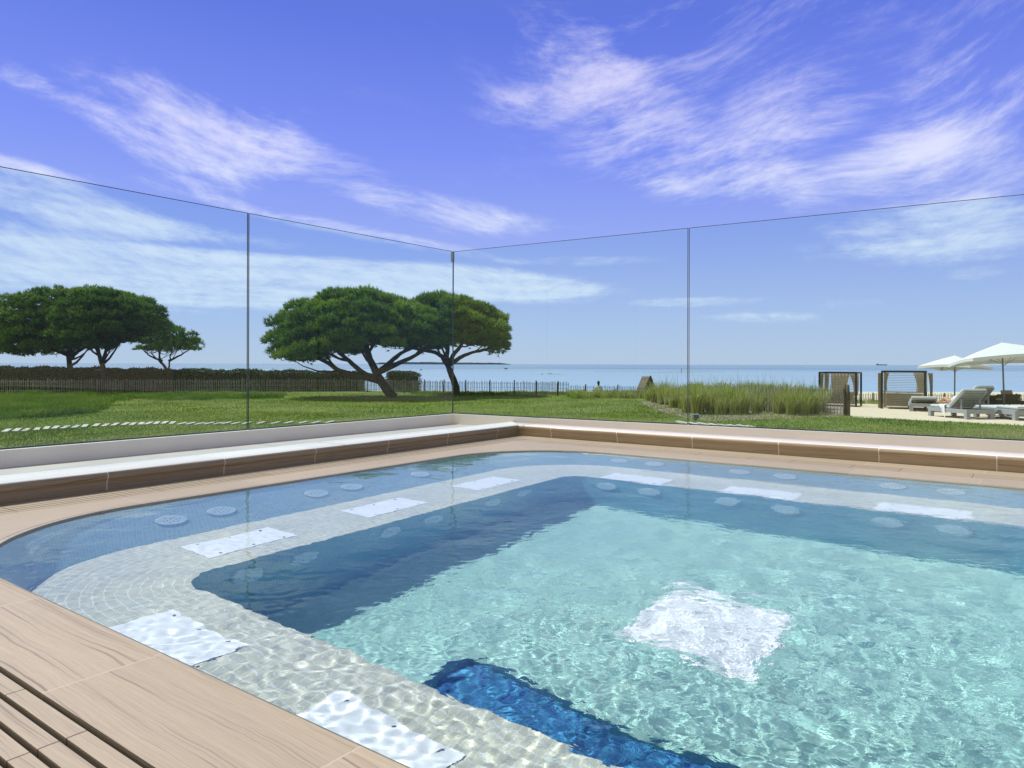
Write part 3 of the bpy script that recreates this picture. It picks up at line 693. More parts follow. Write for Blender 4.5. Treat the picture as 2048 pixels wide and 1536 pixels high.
# sandy mulch under the marram
mu = MB(); ring = [at(u, v, -.992) for (u, v) in ((1283, 801), (1290, 812), (1330, 826), (1380, 838), (1420, 842), (1500, 840), (1600, 836), (1690, 833), (1686, 812), (1560, 802), (1400, 797))]
mu.add(ring, [tuple(range(len(ring)))[::-1]]); o = mu.build('mulch_bed', simple('mulch', (.36, .29, .20), .95, .35, 7, .8, 20)); tag(o, kind='structure')

# ---------------------------------------------------------------- stepping slabs
def slab_row(pa, n, w, l, ang, lab, jit=.02):   # ang is measured from the direction away from the terrace corner
    m0 = MB().box(-w/2, w/2, -l/2, l/2, -.03, .03, None, .006); first = None
    for i in range(n):
        f = i/(n-1) if n > 1 else 0; k = f*(len(pa)-1); j = min(int(k), len(pa)-2); p = pa[j].lerp(pa[j+1], k-j)
        if first is None: o = m0.build('stepping_stone', M_STEP); first = o
        else: o = first.copy(); scene.collection.objects.link(o)
        o.location = (p.x, p.y+random.uniform(-jit, jit)*2, -.982+random.uniform(-.01, .01)); o.rotation_euler = (0, 0, ang-math.atan2(p.x, p.y)+random.uniform(-.06, .06)); tag(o, lab, 'stepping stone', lab+' row')
slab_row([at(12, 864, -1), at(130, 856, -1), at(250, 850, -1), at(345, 847, -1)], 19, .15, 1.0, -.12, 'narrow pale stepping slab in the left lawn path')
slab_row([at(365, 849, -1), at(480, 848, -1), at(660, 846, -1)], 14, .12, .8, -.34, 'slanted pale stepping slab in the lawn behind the corner')
slab_row([at(1366, 847, -1), at(1440, 852, -1), at(1505, 855, -1)], 8, .13, 1.0, .36, 'pale stepping slab in the grass below the spotlight')

# ---------------------------------------------------------------- picket fences
def picket_fence(path, h, pitch, label, posts, zoff=0.0, postext=.08, gz=None):
    r = empty('picket_fence', (path[0].x, path[0].y, 0), 0, label=label, cat='fence')
    O = Vector((path[0].x, path[0].y, 0)); pk = MB(); L = 0.0
    seg = []
    for a, b in zip(path[:-1], path[1:]): seg.append((a, b, (b-a).length)); 
    tot = sum(q[2] for q in seg)
    def pos(d):
        for a, b, l in seg:
            if d <= l: return a.lerp(b, d/l), (b-a).normalized()
            d -= l
        return seg[-1][1], (seg[-1][1]-seg[-1][0]).normalized()
    d = 0.0
    while d < tot:
        p, dr = pos(d); g = float(ground_z(np.array(p.x), np.array(p.y)))+zoff; hh_ = h*random.uniform(.93, 1.05); w = random.uniform(.030, .044)
        tilt = random.gauss(0, .018)*h; q = p-O
        pk.bar((q.x, q.y, g-.03), (q.x+dr.x*tilt, q.y+dr.y*tilt, g+hh_), w, w*.6, up=(dr.x, dr.y, 0)); d += pitch*random.uniform(.8, 1.25)
    pk.build('pickets', M_PICKET, r)
    wr_ = MB()
    for zf in (.22, .55, .85):
        pp = [];
        for k in range(int(tot/1.0)+2):
            p, dr = pos(min(tot, k*1.0)); g = float(ground_z(np.array(p.x), np.array(p.y)))+zoff; q = p-O; pp.append((q.x, q.y, g+h*zf))
        wr_.tube(pp, .006, 4)
    wr_.build('wire', M_POLE, r)
    for k in range(posts):
        p, dr = pos(tot*(k+.5)/posts if posts > 1 else tot); g = float(ground_z(np.array(p.x), np.array(p.y)))+zoff; q = p-O
        MB().tube([(q.x, q.y+.05, g-.1), (q.x, q.y+.05, g+h*.6), (q.x+.01, q.y+.05, g+h+postext)], [.055, .05, .04], 7).build('post', M_POST, r)
    return r
picket_fence([at(-60, 788, -1), at(300, 786.5, -1), at(500, 785.5, -1), at(712, 784, -1)], .92, .105, 'dark weathered picket fence in front of the long hedge', 8)
picket_fence([at(716, 784, -1), at(820, 786.5, -1), at(912, 789, -1), at(1040, 790, -1), at(1138, 793, -1)], .88, .105, 'chestnut picket fence with dark posts between the pines and the sea', 10)
picket_fence([at(1140, 793, -1), at(1250, 795.5, -1), at(1420, 800, -1), at(1640, 804, -1)], .70, .11, 'low picket fence half hidden behind the dune grass', 7)
picket_fence([at(1640, 806, -1), at(1760, 807, -1), at(1900, 808, -1), at(2070, 809, -1)], .52, .11, 'low picket fence on the beach behind the cabanas and loungers', 6, 0, .04)
r = picket_fence([at(1430, 818, -1), at(1560, 826, -1), at(1690, 831.5, -1)], 1.16, .115, 'tall picket fence standing in the marram grass, ending in a thick post', 1)
p = at(1692, 831.5, -1)-Vector((r.location.x, r.location.y, 0))
MB().tube([(p.x+.08, p.y, -1.1), (p.x+.08, p.y, -.3), (p.x+.05, p.y, .22)], [.085, .08, .07], 9).build('end_post', M_POST, r)

# ---------------------------------------------------------------- hedges
M_HEDGE = island('hedge_leaf', [(.006, .026, .005), (.012, .048, .008), (.026, .082, .014), (.11, .19, .05)], .5, .2, .4)
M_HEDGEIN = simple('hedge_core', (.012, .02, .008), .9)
def leaf_cloud(name, P, N_, size, mat, parent=None, asp=.45, jit=.7):
    n = len(P); d = N_+rng.normal(0, jit, (n, 3)); d /= np.linalg.norm(d, axis=1)[:, None]
    s_ = np.cross(d, rng.normal(0, 1, (n, 3))); s_ /= np.linalg.norm(s_, axis=1)[:, None]
    L = size*rng.uniform(.6, 1.3, n)[:, None]; V = np.stack([P-s_*L*asp*.5*0, P+d*L*.5-s_*L*asp*.5, P+d*L, P+d*L*.5+s_*L*asp*.5], 1)
    F = np.arange(n*4).reshape(n, 4); return mesh_np(name, V.reshape(-1, 3), F, mat, parent)
def hedge(a, b, depth, top_a, top_b, label, nleaf):
    r = empty('hedge', (a.x, a.y, 0), 0, label=label, cat='hedge'); O = Vector((a.x, a.y, 0)); d = (b-a); L = d.length; d = d/L; n = Vector((-d.y, d.x, 0))
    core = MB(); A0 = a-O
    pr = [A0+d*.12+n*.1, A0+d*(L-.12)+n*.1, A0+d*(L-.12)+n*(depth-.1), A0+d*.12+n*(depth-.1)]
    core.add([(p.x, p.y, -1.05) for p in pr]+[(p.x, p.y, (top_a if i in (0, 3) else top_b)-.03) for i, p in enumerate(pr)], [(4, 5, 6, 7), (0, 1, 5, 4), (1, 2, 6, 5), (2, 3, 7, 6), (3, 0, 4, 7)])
    core.build('core_fill', M_HEDGEIN, r)  # solid near-black block filling the hedge behind its leaves
    k = nleaf; u = rng.random(k); kind = rng.choice(4, k, p=[.46, .34, .1, .1]); P = np.zeros((k, 3)); N_ = np.zeros((k, 3)); top = top_a+(top_b-top_a)*u
    dn = np.array([d.x, d.y, 0]); nn_ = np.array([n.x, n.y, 0]); bump = .05*np.sin(u*L*1.9)+.04*np.sin(u*L*5.3)
    for i, (ff, nv) in enumerate((('front', -nn_), ('top', np.array([0, 0, 1.])), ('end', dn), ('end0', -dn))):
        q = kind == i; m_ = q.sum(); w = rng.random(m_)
        if i == 0: pos = dn*(u[q]*L)[:, None]+nn_*(bump[q]+rng.normal(0, .05, m_))[:, None]; z = -1+w*(top[q]+1+bump[q])
        elif i == 1: pos = dn*(u[q]*L)[:, None]+nn_*(w*depth)[:, None]; z = top[q]+bump[q]+rng.normal(0, .045, m_)
        else: pos = dn*((L if i == 2 else 0)+rng.normal(0, .05, m_))[:, None]+nn_*(w*depth)[:, None]; z = -1+rng.random(m_)*((top_b if i == 2 else top_a)+1)
        pos[:, 2] = z; P[q] = pos; N_[q] = nv
    P += np.array([A0.x, A0.y, 0]); leaf_cloud('foliage', P, N_, .13, M_HEDGE, r, .5, .8)
    return r
a = at(-70, 786, -1); b = at(722, 783, -1); a.z = b.z = 0; a.y += .9; b.y += .6; b.x -= .1
hedge(a, b, 1.4, .63, .30, 'long clipped dark green hedge behind the left picket fence', 46000)
a = at(770, 784, -1); b = at(820, 785, -1); a.z = b.z = 0; a.y += .7; b.y += .7
hedge(a, b, 1.3, .30, .26, 'short clipped hedge block behind the trunk of the leaning pine', 6000)

# ---------------------------------------------------------------- pines
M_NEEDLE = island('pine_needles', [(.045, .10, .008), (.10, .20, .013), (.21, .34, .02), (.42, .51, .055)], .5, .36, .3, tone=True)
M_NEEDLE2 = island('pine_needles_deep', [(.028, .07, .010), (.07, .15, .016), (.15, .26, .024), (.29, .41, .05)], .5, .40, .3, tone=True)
def pine(D, base, trunks, top, bot, label, npuff, depth, needles=M_NEEDLE, puff=.42, tufts=46, limbs=26, seed=0, tr=.24, droop=0.0):
    """trunks: list of pixel paths; top/bot: crown outline as pixel profiles measured on the tree's own plane at distance D"""
    rg = random.Random(seed); nr = np.random.default_rng(seed+50); k = D/1440
    def W3(u, v, y=0.0): p = atd(u, v, D); return Vector((p.x, D+y, p.z))
    root = W3(*base); root.z = -1.0
    r = empty('pine_tree', root, 0, label=label, cat='tree')
    us = [p[0] for p in top]; u0, u1 = us[0], us[-1]
    tp = lambda u: float(np.interp(u, us, [p[1] for p in top])); bt = lambda u: float(np.interp(u, [p[0] for p in bot], [p[1] for p in bot]))
    puffs = []; half = (u1-u0)/2; cu = (u0+u1)/2
    def place(count, spacing, Rlo, Rhi, shell):
        tries = 0; got = 0
        while got < count and tries < 30000:
            tries += 1
            u = rg.uniform(u0, u1); y = rg.uniform(-1, 1); e = 1-((u-cu)/half)**2
            if y*y > e: continue
            f = math.sqrt(max(0, 1-y*y/max(e, 1e-3)))       # 1 on the axis, 0 at the rim
            t_, b_ = tp(u), bt(u); mid = b_-(b_-t_)*.28; tt = mid+(t_-mid)*f; bb = mid+(b_-mid)*(f**.45); w = rg.random()
            v = (tt+(bb-tt)*w**1.5) if shell else (tt+(bb-tt)*rg.uniform(.25, .8))
            R = puff*rg.uniform(Rlo, Rhi); rp = R/k
            v = min(max(v, t_+rp*.7), b_-rp*.25); uu = min(max(u, u0+rp*1.1), u1-rp*1.1)
            p = W3(uu, v, y*depth)
            if any((p-q[0]).length < (R+q[1])*spacing for q in puffs): continue
            puffs.append((p, R)); got += 1
    place(int(npuff*.5), .70, .95, 1.75, True)
    place(int(npuff*.3), .54, .5, .85, True)
    place(int(npuff*.18), .40, .9, 1.2, False)
    P = []; N_ = []; T_ = []
    for (p, R) in puffs:
        tone_ = rg.random()
        n = int(tufts*(R/puff)**1.6); a = nr.normal(0, 1, (n, 3)); a[:, 2] = np.abs(a[:, 2])*.9-.28*nr.random(n); a /= np.linalg.norm(a, axis=1)[:, None]
        rad = R*nr.uniform(.55, 1.0, n)[:, None]; c = np.array(p-root)
        P.append(c+a*rad*np.array([1.05, 1.05, .72])); d = a+np.array([0, 0, .55]); N_.append(d/np.linalg.norm(d, axis=1)[:, None]); T_.append(np.clip(tone_*.7+.35*a[:, 2], 0, 1))  # tone rises towards puff tops: sunlit tops painted into the needle colour
    P = np.concatenate(P); N_ = np.concatenate(N_); rep = 9
    Pn = np.repeat(P, rep, 0)+nr.normal(0, .015, (len(P)*rep, 3)); Nn = np.repeat(N_, rep, 0)
    n = len(Pn); d = Nn+nr.normal(0, .42, (n, 3)); d /= np.linalg.norm(d, axis=1)[:, None]
    s_ = np.cross(d, nr.normal(0, 1, (n, 3))); s_ /= np.linalg.norm(s_, axis=1)[:, None]
    L = .25*nr.uniform(.6, 1.25, n)[:, None]; wd = .021
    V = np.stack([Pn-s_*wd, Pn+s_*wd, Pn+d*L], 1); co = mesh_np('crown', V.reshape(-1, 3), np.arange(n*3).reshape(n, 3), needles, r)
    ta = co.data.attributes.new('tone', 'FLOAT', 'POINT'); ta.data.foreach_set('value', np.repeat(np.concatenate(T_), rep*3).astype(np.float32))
    tm = MB(); tips = []
    for ti, path in enumerate(trunks):
        pts_ = [W3(u, v, (0 if j == 0 else rg.uniform(-.25, .25))) - root for j, (u, v) in enumerate(path)]; n = len(pts_); sub = []
        for j in range(n-1):
            for q in range(4): sub.append(pts_[j].lerp(pts_[j+1], q/4))
        sub.append(pts_[-1]); sm = [sub[0]]+[(sub[j-1]+sub[j]*2+sub[j+1])/4 for j in range(1, len(sub)-1)]+[sub[-1]]
        r0 = tr*(1 if ti == 0 else .62); rr = [r0*(1.25 if j == 0 else 1)*(1-.62*j/(len(sm)-1)) for j in range(len(sm))]
        sm = [p+Vector((rg.gauss(0, .02), rg.gauss(0, .02), 0)) for p in sm]
        tm.tube(sm, rr, 9); tips.append((sm, rr))
    chosen = rg.sample(puffs, min(limbs, len(puffs)))
    for (p, R) in chosen:
        q = p-root; q.z -= R*.25
        sm, rr = min(tips, key=lambda s: min((x-q).length for x in s[0][len(s[0])//3:])); lo = max(2, int(len(sm)*.42)); j = rg.randint(lo, len(sm)-1)
        a = sm[j]; dist_ = (q-a).length; mid = a.lerp(q, .5)+Vector((rg.gauss(0, .12), rg.gauss(0, .12), -.10*dist_*rg.uniform(.2, 1.3))); m1 = a.lerp(mid, .5)+Vector((0, 0, -.03*dist_)); m2 = mid.lerp(q, .5)+Vector((rg.gauss(0, .1), rg.gauss(0, .1), -.02*dist_))
        r1 = min(rr[j]*.55, .10); tm.tube([a, m1, mid, m2, q], [r1, r1*.85, r1*.62, r1*.42, .016], 6)
        for _ in range(3):
            e = rg.choice(puffs)[0]-root
            if (e-mid).length < 2.6: tm.tube([mid, mid.lerp(e, .5)+Vector((0, 0, -.08)), e-Vector((0, 0, .1))], [r1*.4, r1*.3, .012], 5)
    tm.build('trunk', M_LIMB, r)
    return r
# wide leaning pine left of the corner
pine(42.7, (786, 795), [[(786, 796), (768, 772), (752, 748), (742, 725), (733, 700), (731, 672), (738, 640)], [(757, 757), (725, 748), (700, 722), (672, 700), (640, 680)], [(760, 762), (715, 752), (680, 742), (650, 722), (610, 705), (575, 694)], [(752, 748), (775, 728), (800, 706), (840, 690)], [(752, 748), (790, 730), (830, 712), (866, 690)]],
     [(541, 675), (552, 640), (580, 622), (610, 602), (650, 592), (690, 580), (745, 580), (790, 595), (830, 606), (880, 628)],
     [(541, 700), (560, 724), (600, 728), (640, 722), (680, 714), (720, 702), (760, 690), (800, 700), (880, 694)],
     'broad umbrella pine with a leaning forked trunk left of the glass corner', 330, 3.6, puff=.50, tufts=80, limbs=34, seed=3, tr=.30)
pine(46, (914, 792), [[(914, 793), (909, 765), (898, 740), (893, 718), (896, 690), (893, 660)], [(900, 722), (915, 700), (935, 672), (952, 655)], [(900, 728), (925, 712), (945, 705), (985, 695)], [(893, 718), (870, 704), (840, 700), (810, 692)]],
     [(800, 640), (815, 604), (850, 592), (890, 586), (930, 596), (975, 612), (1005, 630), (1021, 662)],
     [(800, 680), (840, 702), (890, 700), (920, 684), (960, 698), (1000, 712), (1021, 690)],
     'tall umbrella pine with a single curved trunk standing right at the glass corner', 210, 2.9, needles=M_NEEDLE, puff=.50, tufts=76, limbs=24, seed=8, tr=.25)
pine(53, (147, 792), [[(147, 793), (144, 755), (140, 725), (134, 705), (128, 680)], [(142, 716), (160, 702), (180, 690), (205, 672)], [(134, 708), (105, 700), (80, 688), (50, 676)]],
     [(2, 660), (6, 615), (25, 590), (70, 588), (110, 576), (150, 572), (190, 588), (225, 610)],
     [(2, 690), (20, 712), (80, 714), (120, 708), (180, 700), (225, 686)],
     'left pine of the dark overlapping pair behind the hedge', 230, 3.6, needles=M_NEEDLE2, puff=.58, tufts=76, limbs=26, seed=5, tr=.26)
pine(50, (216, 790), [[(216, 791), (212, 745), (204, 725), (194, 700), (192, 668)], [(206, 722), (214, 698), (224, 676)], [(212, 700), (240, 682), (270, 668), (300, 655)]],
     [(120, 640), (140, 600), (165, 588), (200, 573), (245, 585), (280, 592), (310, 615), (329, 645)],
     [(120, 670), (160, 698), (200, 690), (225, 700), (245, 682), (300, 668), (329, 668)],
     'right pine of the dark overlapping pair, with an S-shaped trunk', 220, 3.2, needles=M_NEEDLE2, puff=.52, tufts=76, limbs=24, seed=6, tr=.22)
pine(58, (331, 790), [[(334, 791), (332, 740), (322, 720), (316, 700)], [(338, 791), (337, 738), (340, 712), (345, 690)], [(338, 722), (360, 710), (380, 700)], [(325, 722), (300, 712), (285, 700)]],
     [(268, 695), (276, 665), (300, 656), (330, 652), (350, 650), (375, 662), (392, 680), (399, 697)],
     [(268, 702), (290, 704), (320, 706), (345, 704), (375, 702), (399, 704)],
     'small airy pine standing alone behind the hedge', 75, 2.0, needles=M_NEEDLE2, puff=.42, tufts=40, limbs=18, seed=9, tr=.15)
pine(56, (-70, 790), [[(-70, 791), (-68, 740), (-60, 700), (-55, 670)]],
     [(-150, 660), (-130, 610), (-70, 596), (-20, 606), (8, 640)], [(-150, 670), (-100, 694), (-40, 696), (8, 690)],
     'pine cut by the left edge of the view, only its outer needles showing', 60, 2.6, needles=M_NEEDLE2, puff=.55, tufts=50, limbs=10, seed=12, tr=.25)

# ---------------------------------------------------------------- cabanas
def cabana(u0, u1, v0, v1, vt, d0, dep, label, curt, side):
    A = Vector(((u0-1024)/1440*d0, d0, 0)); th = math.atan2((u0+u1)/2-1024, 1440)
    L = (u1-u0)*d0*math.cos(th)/1440; zt = EYE-d0*(vt-730)/1440; H = zt+1.0
    M = Matrix.Translation((A.x, A.y, -1.0)) @ Matrix.Rotation(-th+side, 4, 'Z')
    r = empty('beach_cabana', (0, 0, 0), 0, label=label, cat='cabana', group='black framed beach cabanas'); r.matrix_world = M
    w = .08
    f = MB()
    f.box(0, L, 0, w, H-w, H); f.box(0, L, dep-w, dep, H-w, H); f.box(0, w, w, dep-w, H-w, H-.002); f.box(L-w, L, w, dep-w, H-w, H-.002)
    f.build('roof_frame', M_BLACKMETAL, r)
    for (x, y) in ((0, 0), (L-w, 0), (0, dep-w), (L-w, dep-w)): MB().box(x, x+w, y, y+w, -.05, H-w).build('post', M_BLACKMETAL, r)
    sl = MB(); k = 0; z = .05
    while z < H-w-.03:
        low = z < H*.44; sl.box(w, L-w, .02, .045, z, z+(.052 if low else .017)); z += .077
    sl.build('slat_screen', M_SLATS, r)
    b_ = MB(); b_.box(.16, L-.16, .12, dep-.1, .12, .30, None, .03); b_.build('daybed_base', M_SLATS, r)
    MB().box(.18, L-.18, .14, dep-.14, .305, .45, None, .04).build('mattress', M_LINEN, r)
    bk = MB(); bk.box(.18, L-.18, .12, .24, .46, H*.42, None, .04); bk.build('backrest', M_LINEN, r)
    for (x, y, wd, flare, zb) in curt:
        c = MB(); N = 26; rows_ = 9; vs_ = []
        for j in range(rows_+1):
            g = j/rows_; z = H-w-.02-(H-w-.02-zb)*g; wdt = wd*(1-.55*math.sin(g*math.pi*.62)*flare)
            for i in range(N+1):
                q = i/N; vs_.append((x+(q-.5)*wdt+wd*.25*flare*math.sin(g*2.4)*(1 if x > L/2 else -1), y+.035*math.sin(q*34)+.04*g, z))
        c.smooth = True; c.add(vs_, [(j*(N+1)+i, j*(N+1)+i+1, (j+1)*(N+1)+i+1, (j+1)*(N+1)+i) for j in range(rows_) for i in range(N)]); c.build('curtain', M_LINEN, r)
    return r, L, H
cabana(1637, 1714, 812, 812, 744, 35.0, 1.55, 'left black cabana, partly hidden by marram grass, with wide linen curtain', [(.16, 1.2, .22, .3, .5), (.78, 1.2, .85, .3, .55), (1.42, 1.0, .42, .9, .5), (-.05, 1.1, .16, .5, .1)], -.17)
cabana(1762, 1851, 817, 817, 741.5, 33.0, 1.75, 'right black cabana behind the raised lounger, curtains tied back', [(.14, 1.3, .22, .9, .8), (1.52, 1.3, .56, .5, .75), (1.93, 1.3, .20, .8, .5), (-.07, .3, .16, .1, .02)], -.05)
p = (at(1786, 806, -1))

# ---------------------------------------------------------------- umbrellas
def umbrella(top, foot_, half, drop, rot, tiltv, label, val=.12):
    ax = (top-foot_).normalized(); r = empty('beach_umbrella', foot_, 0, label=label, cat='umbrella', group='square cream beach umbrellas')
    T = top-foot_
    MB().tube([(0, 0, -.05), T*.5, T*.985], [.034, .032, .028], 10).build('pole', M_POLE, r)
    up = (ax+Vector(tiltv)).normalized(); q = up.to_track_quat('Z', 'Y').to_matrix().to_4x4(); Q = Matrix.Translation(T) @ q @ Matrix.Rotation(rot, 4, 'Z')
    c = MB(); cs = [(half, half), (-half, half), (-half, -half), (half, -half)]; vs_ = [(0, 0, 0)]; N = 8
    ring = []
    for k in range(4):
        a, b_ = cs[k], cs[(k+1) % 4]
        for i in range(N):
            f = i/N; sag = .06*math.sin(math.pi*f); ring.append((a[0]+(b_[0]-a[0])*f, a[1]+(b_[1]-a[1])*f, -drop+sag))
    n = len(ring); mid = [(x*.5, y*.5, z*.46) for x, y, z in ring]
    vs_ += mid+ring+[(x, y, z-val) for x, y, z in ring]
    fs = [(0, 1+i, 1+(i+1) % n) for i in range(n)]
    for lay in (0, 1): fs += [(1+lay*n+i, 1+(lay+1)*n+i, 1+(lay+1)*n+(i+1) % n, 1+lay*n+(i+1) % n) for i in range(n)]
    c.add([Q @ Vector(p) for p in vs_], fs); c.build('canopy', M_CREAM, r)
    rb = MB()
    for k in range(4):
        a = cs[k]; rb.tube([Q @ Vector((0, 0, -.07)), Q @ Vector((a[0]*.98, a[1]*.98, -drop-.02))], .012, 5)
        b_ = cs[(k+1) % 4]; rb.tube([Q @ Vector((0, 0, -.07)), Q @ Vector(((a[0]+b_[0])*.49, (a[1]+b_[1])*.49, -drop+.02))], .010, 5)
        rb.tube([Q @ Vector((0, 0, -drop-.25)), Q @ Vector((a[0]*.45, a[1]*.45, -drop*.5-.03))], .010, 5)
    rb.build('ribs', M_POLE, r)
    fin = Q @ Vector((0, 0, .03)); MB().sphere(fin, (.03, .03, .05)).build('finial', M_CREAM, r)
    MB().tube([(0, 0, -.02), (0, 0, .03), (0, 0, .08)], [.28, .26, .06], 20).build('base', M_POLE, r)
    return r
umbrella(atd(2004, 685, 30), atd(2009, 822, 30), 1.62, .70, R_(53), (.0, .10, 0), 'large cream umbrella at the right edge, overlapping the smaller one')
umbrella(atd(1910, 711, 35.5), atd(1909, 812, 35.5), 1.20, .56, R_(-27), (0.02, .05, 0), 'smaller cream umbrella standing behind the loungers')

# ---------------------------------------------------------------- loungers
def lounger(loc, ang, label, back_ang=42, length=2.05, width=1.05, hinge=.95):
    """x runs from head (0) to foot (length); y across"""
    r = empty('sun_lounger', loc, ang, label=label, cat='sun lounger', group='grey sun loungers on the sand'); H = .36; rw = .10
    f = MB(); f.box(0, length, 0, rw, H-.15, H); f.box(0, length, width-rw, width, H-.15, H); f.box(0, rw, rw, width-rw, H-.152, H-.002); f.box(length-rw, length, rw, width-rw, H-.152, H-.002); f.box(hinge, length-rw, rw, width-rw, H-.06, H-.035)
    f.build('frame', M_GREYWOOD, r)
    for (x, y) in ((0, 0), (0, width-.15), (length-.15, 0), (length-.15, width-.15)): MB().box(x-.002, x+.15, y-.002, y+.15, 0, H-.151, None, .004).build('leg', M_GREYWOOD, r)
    MB().box(hinge-.02, length-.04, .06, width-.06, H+.003, H+.10, None, .035).build('seat_cushion', M_CUSHION, r)
    Mx = Matrix.Translation((hinge, 0, H)) @ Matrix.Rotation(R_(back_ang), 4, 'Y') @ Matrix.Rotation(math.pi, 4, 'Z') @ Matrix.Translation((0, -width, 0))
    bl = hinge+.0
    bf = MB(); bf.box(0, bl, .08, .14, -.005, .045); bf.box(0, bl, width-.14, width-.08, -.005, .045)
    for k in range(9): x = .05+k*(bl-.12)/8; bf.box(x, x+.07, .14, width-.14, .005, .03)
    bo = bf.build('backrest_frame', M_GREYWOOD, r, Mx)
    MB().box(-.01, bl+.03, .07, width-.07, .05, .15, None, .035).build('back_cushion', M_CUSHION, r, Mx)
    st = MB(); hx = bl*.62
    px_, pz_ = hinge-hx*math.cos(R_(back_ang)), H+hx*math.sin(R_(back_ang))
    for y in (.16, width-.20):
        if back_ang > 5: MB().bar((px_, y, pz_-.02), (px_-.02, y, H-.1), .05, .04).build('prop', M_GREYWOOD, r)
    return r
# main lounger: head towards the camera
hp = at(1936, 839.8, -1); hr = at(1989, 838.8, -1); axh = (hr-hp).normalized(); foot_dir = Vector((-axh.y, axh.x, 0)); fd = (Vector((-.12, .99, 0))).normalized()
LA = math.atan2(fd.y, fd.x)
lounger(hr, LA, 'grey lounger with raised backrest, a white towel and a person resting', 41, 2.05, 1.12, .98)
lounger(at(1878, 824.5, -1), math.atan2(.89, .45), 'grey lounger left behind the occupied one, backrest almost flat', 10, 2.0, 1.1, .9)
lounger(at(2012, 829, -1)+Vector((.1, .4, 0)), LA, 'grey lounger mostly hidden behind the raised backrest of the occupied one', 45, 2.0, 1.0, .95)
lounger(at(2085, 841, -1)+Vector((.1, .0, 0)), LA, 'grey lounger cut by the right edge of the view', 0, 2.0, 1.2, .95)
tb = empty('low_table', at(1993, 834, -1)+Vector((.1, .35, 0)), -.05, label='low grey side table between the occupied lounger and the right one', cat='table')
MB().box(0, .95, 0, .62, .27, .33, None, .006).build('table_top', M_GREYWOOD, tb)
for x in (.05, .84):
    for y in (.04, .52): MB().box(x, x+.06, y, y+.06, 0, .27).build('leg', M_GREYWOOD, tb)
# towel over the lounger edge
def lounger_pt(x, y, z): return Matrix.Translation(hr) @ Matrix.Rotation(LA, 4, 'Z') @ Vector((x, y, z))
tw = MB(); N = 14; rows_ = 16; vs_ = []
for j in range(rows_+1):
    g = j/rows_
    for i in range(N+1):
        q = i/N; x = 1.12+.42*q+.05*math.sin(g*5); yy = 1.12-.50+g*.85
        if yy < 1.13: y, z = yy, .475+.02*math.sin(q*9+g*4)+.01*math.sin(q*23)
        else: y, z = 1.145+.02*math.sin(q*14), .475-(yy-1.13)*1.35*(.6+.4*math.sin(1.6+q*3))
        vs_.append(lounger_pt(x-(.13*q if yy > 1.13 else 0), y, z))
tw.smooth = True; tw.add(vs_, [(j*(N+1)+i, j*(N+1)+i+1, (j+1)*(N+1)+i+1, (j+1)*(N+1)+i) for j in range(rows_) for i in range(N)])
o = tw.build('towel', M_WHITECLOTH); tag(o, 'white towel hanging over the side of the grey lounger', 'towel')
# ---------------------------------------------------------------- people (skinned figures)
def skin_fig(name, joints, edges, mat, parent=None, sub=2, root=0):
    me = bpy.data.meshes.new(name); me.from_pydata([j[:3] for j in joints], edges, []); o = bpy.data.objects.new(name, me); link(o, parent)
    me.materials.append(mat); md = o.modifiers.new('skin', 'SKIN'); 
    for i, j in enumerate(joints):
        rr = j[3] if hasattr(j[3], '__len__') else (j[3], j[3]); me.skin_vertices[0].data[i].radius = rr
        me.skin_vertices[0].data[i].use_root = (i == root)
    md.use_smooth_shade = True; sd = o.modifiers.new('sub', 'SUBSURF'); sd.levels = sub; sd.render_levels = sub
    return o
def head(parent, c, face, hair_len, mat_hair=M_HAIR):
    f = Vector(face).normalized(); sd = f.cross(Vector((0, 0, 1))).normalized(); up = sd.cross(f)
    Mh = Matrix(((sd.x, f.x, up.x, c[0]), (sd.y, f.y, up.y, c[1]), (sd.z, f.z, up.z, c[2]), (0, 0, 0, 1)))
    h = MB(); h.sphere((0, 0, 0), (.072, .092, .112), Mh, 16); h.sphere((0, .035, -.062), (.05, .055, .05), Mh, 10)
    h.sphere((0, .098, -.012), (.012, .018, .022), Mh, 8)
    for s_ in (-1, 1): h.sphere((s_*.074, -.005, -.012), (.012, .02, .03), Mh, 8)
    h.build('face', M_SKIN, parent)
    e = MB()
    for s_ in (-1, 1): e.sphere((s_*.03, .083, .012), (.011, .008, .007), Mh, 8)
    e.sphere((0, .088, -.05), (.022, .006, .005), Mh, 8); e.build('eyes_and_mouth', M_HAIR, parent)
    hr_ = MB(); hr_.sphere((0, -.022, .022), (.086, .095, .112), Mh, 16)
    if hair_len: hr_.sphere((0, -.06, -.07), (.07, .05, .11), Mh, 12)
    hr_.build('hair', mat_hair, parent)
# seated person by the sea, seen from behind
sp = at(1197, 794, -1); sp = Vector((sp.x*1.04, sp.y*1.04, -1.0)); g0 = float(ground_z(np.array(sp.x), np.array(sp.y)))
per = empty('person', (sp.x, sp.y, g0), 0, label='dark-haired person in a white shirt sitting by the sea, seen from behind', cat='person')
J = [(0, 0, .12, .16), (0, .02, .32, (.15, .11)), (0, .03, .52, (.16, .11)), (0, .03, .63, .06), (0, .04, .70, .052),
     (.17, .03, .56, .06), (.24, .10, .34, .045), (.20, .30, .26, .036), (.17, .36, .25, .03), (-.17, .03, .56, .06), (-.24, .10, .34, .045), (-.20, .30, .26, .036), (-.17, .36, .25, .03),
     (.12, .18, .14, .09), (.15, .50, .36, .062), (.14, .66, .06, .045), (.14, .80, .04, .035), (-.12, .18, .14, .09), (-.15, .50, .36, .062), (-.14, .66, .06, .045), (-.14, .80, .04, .035)]
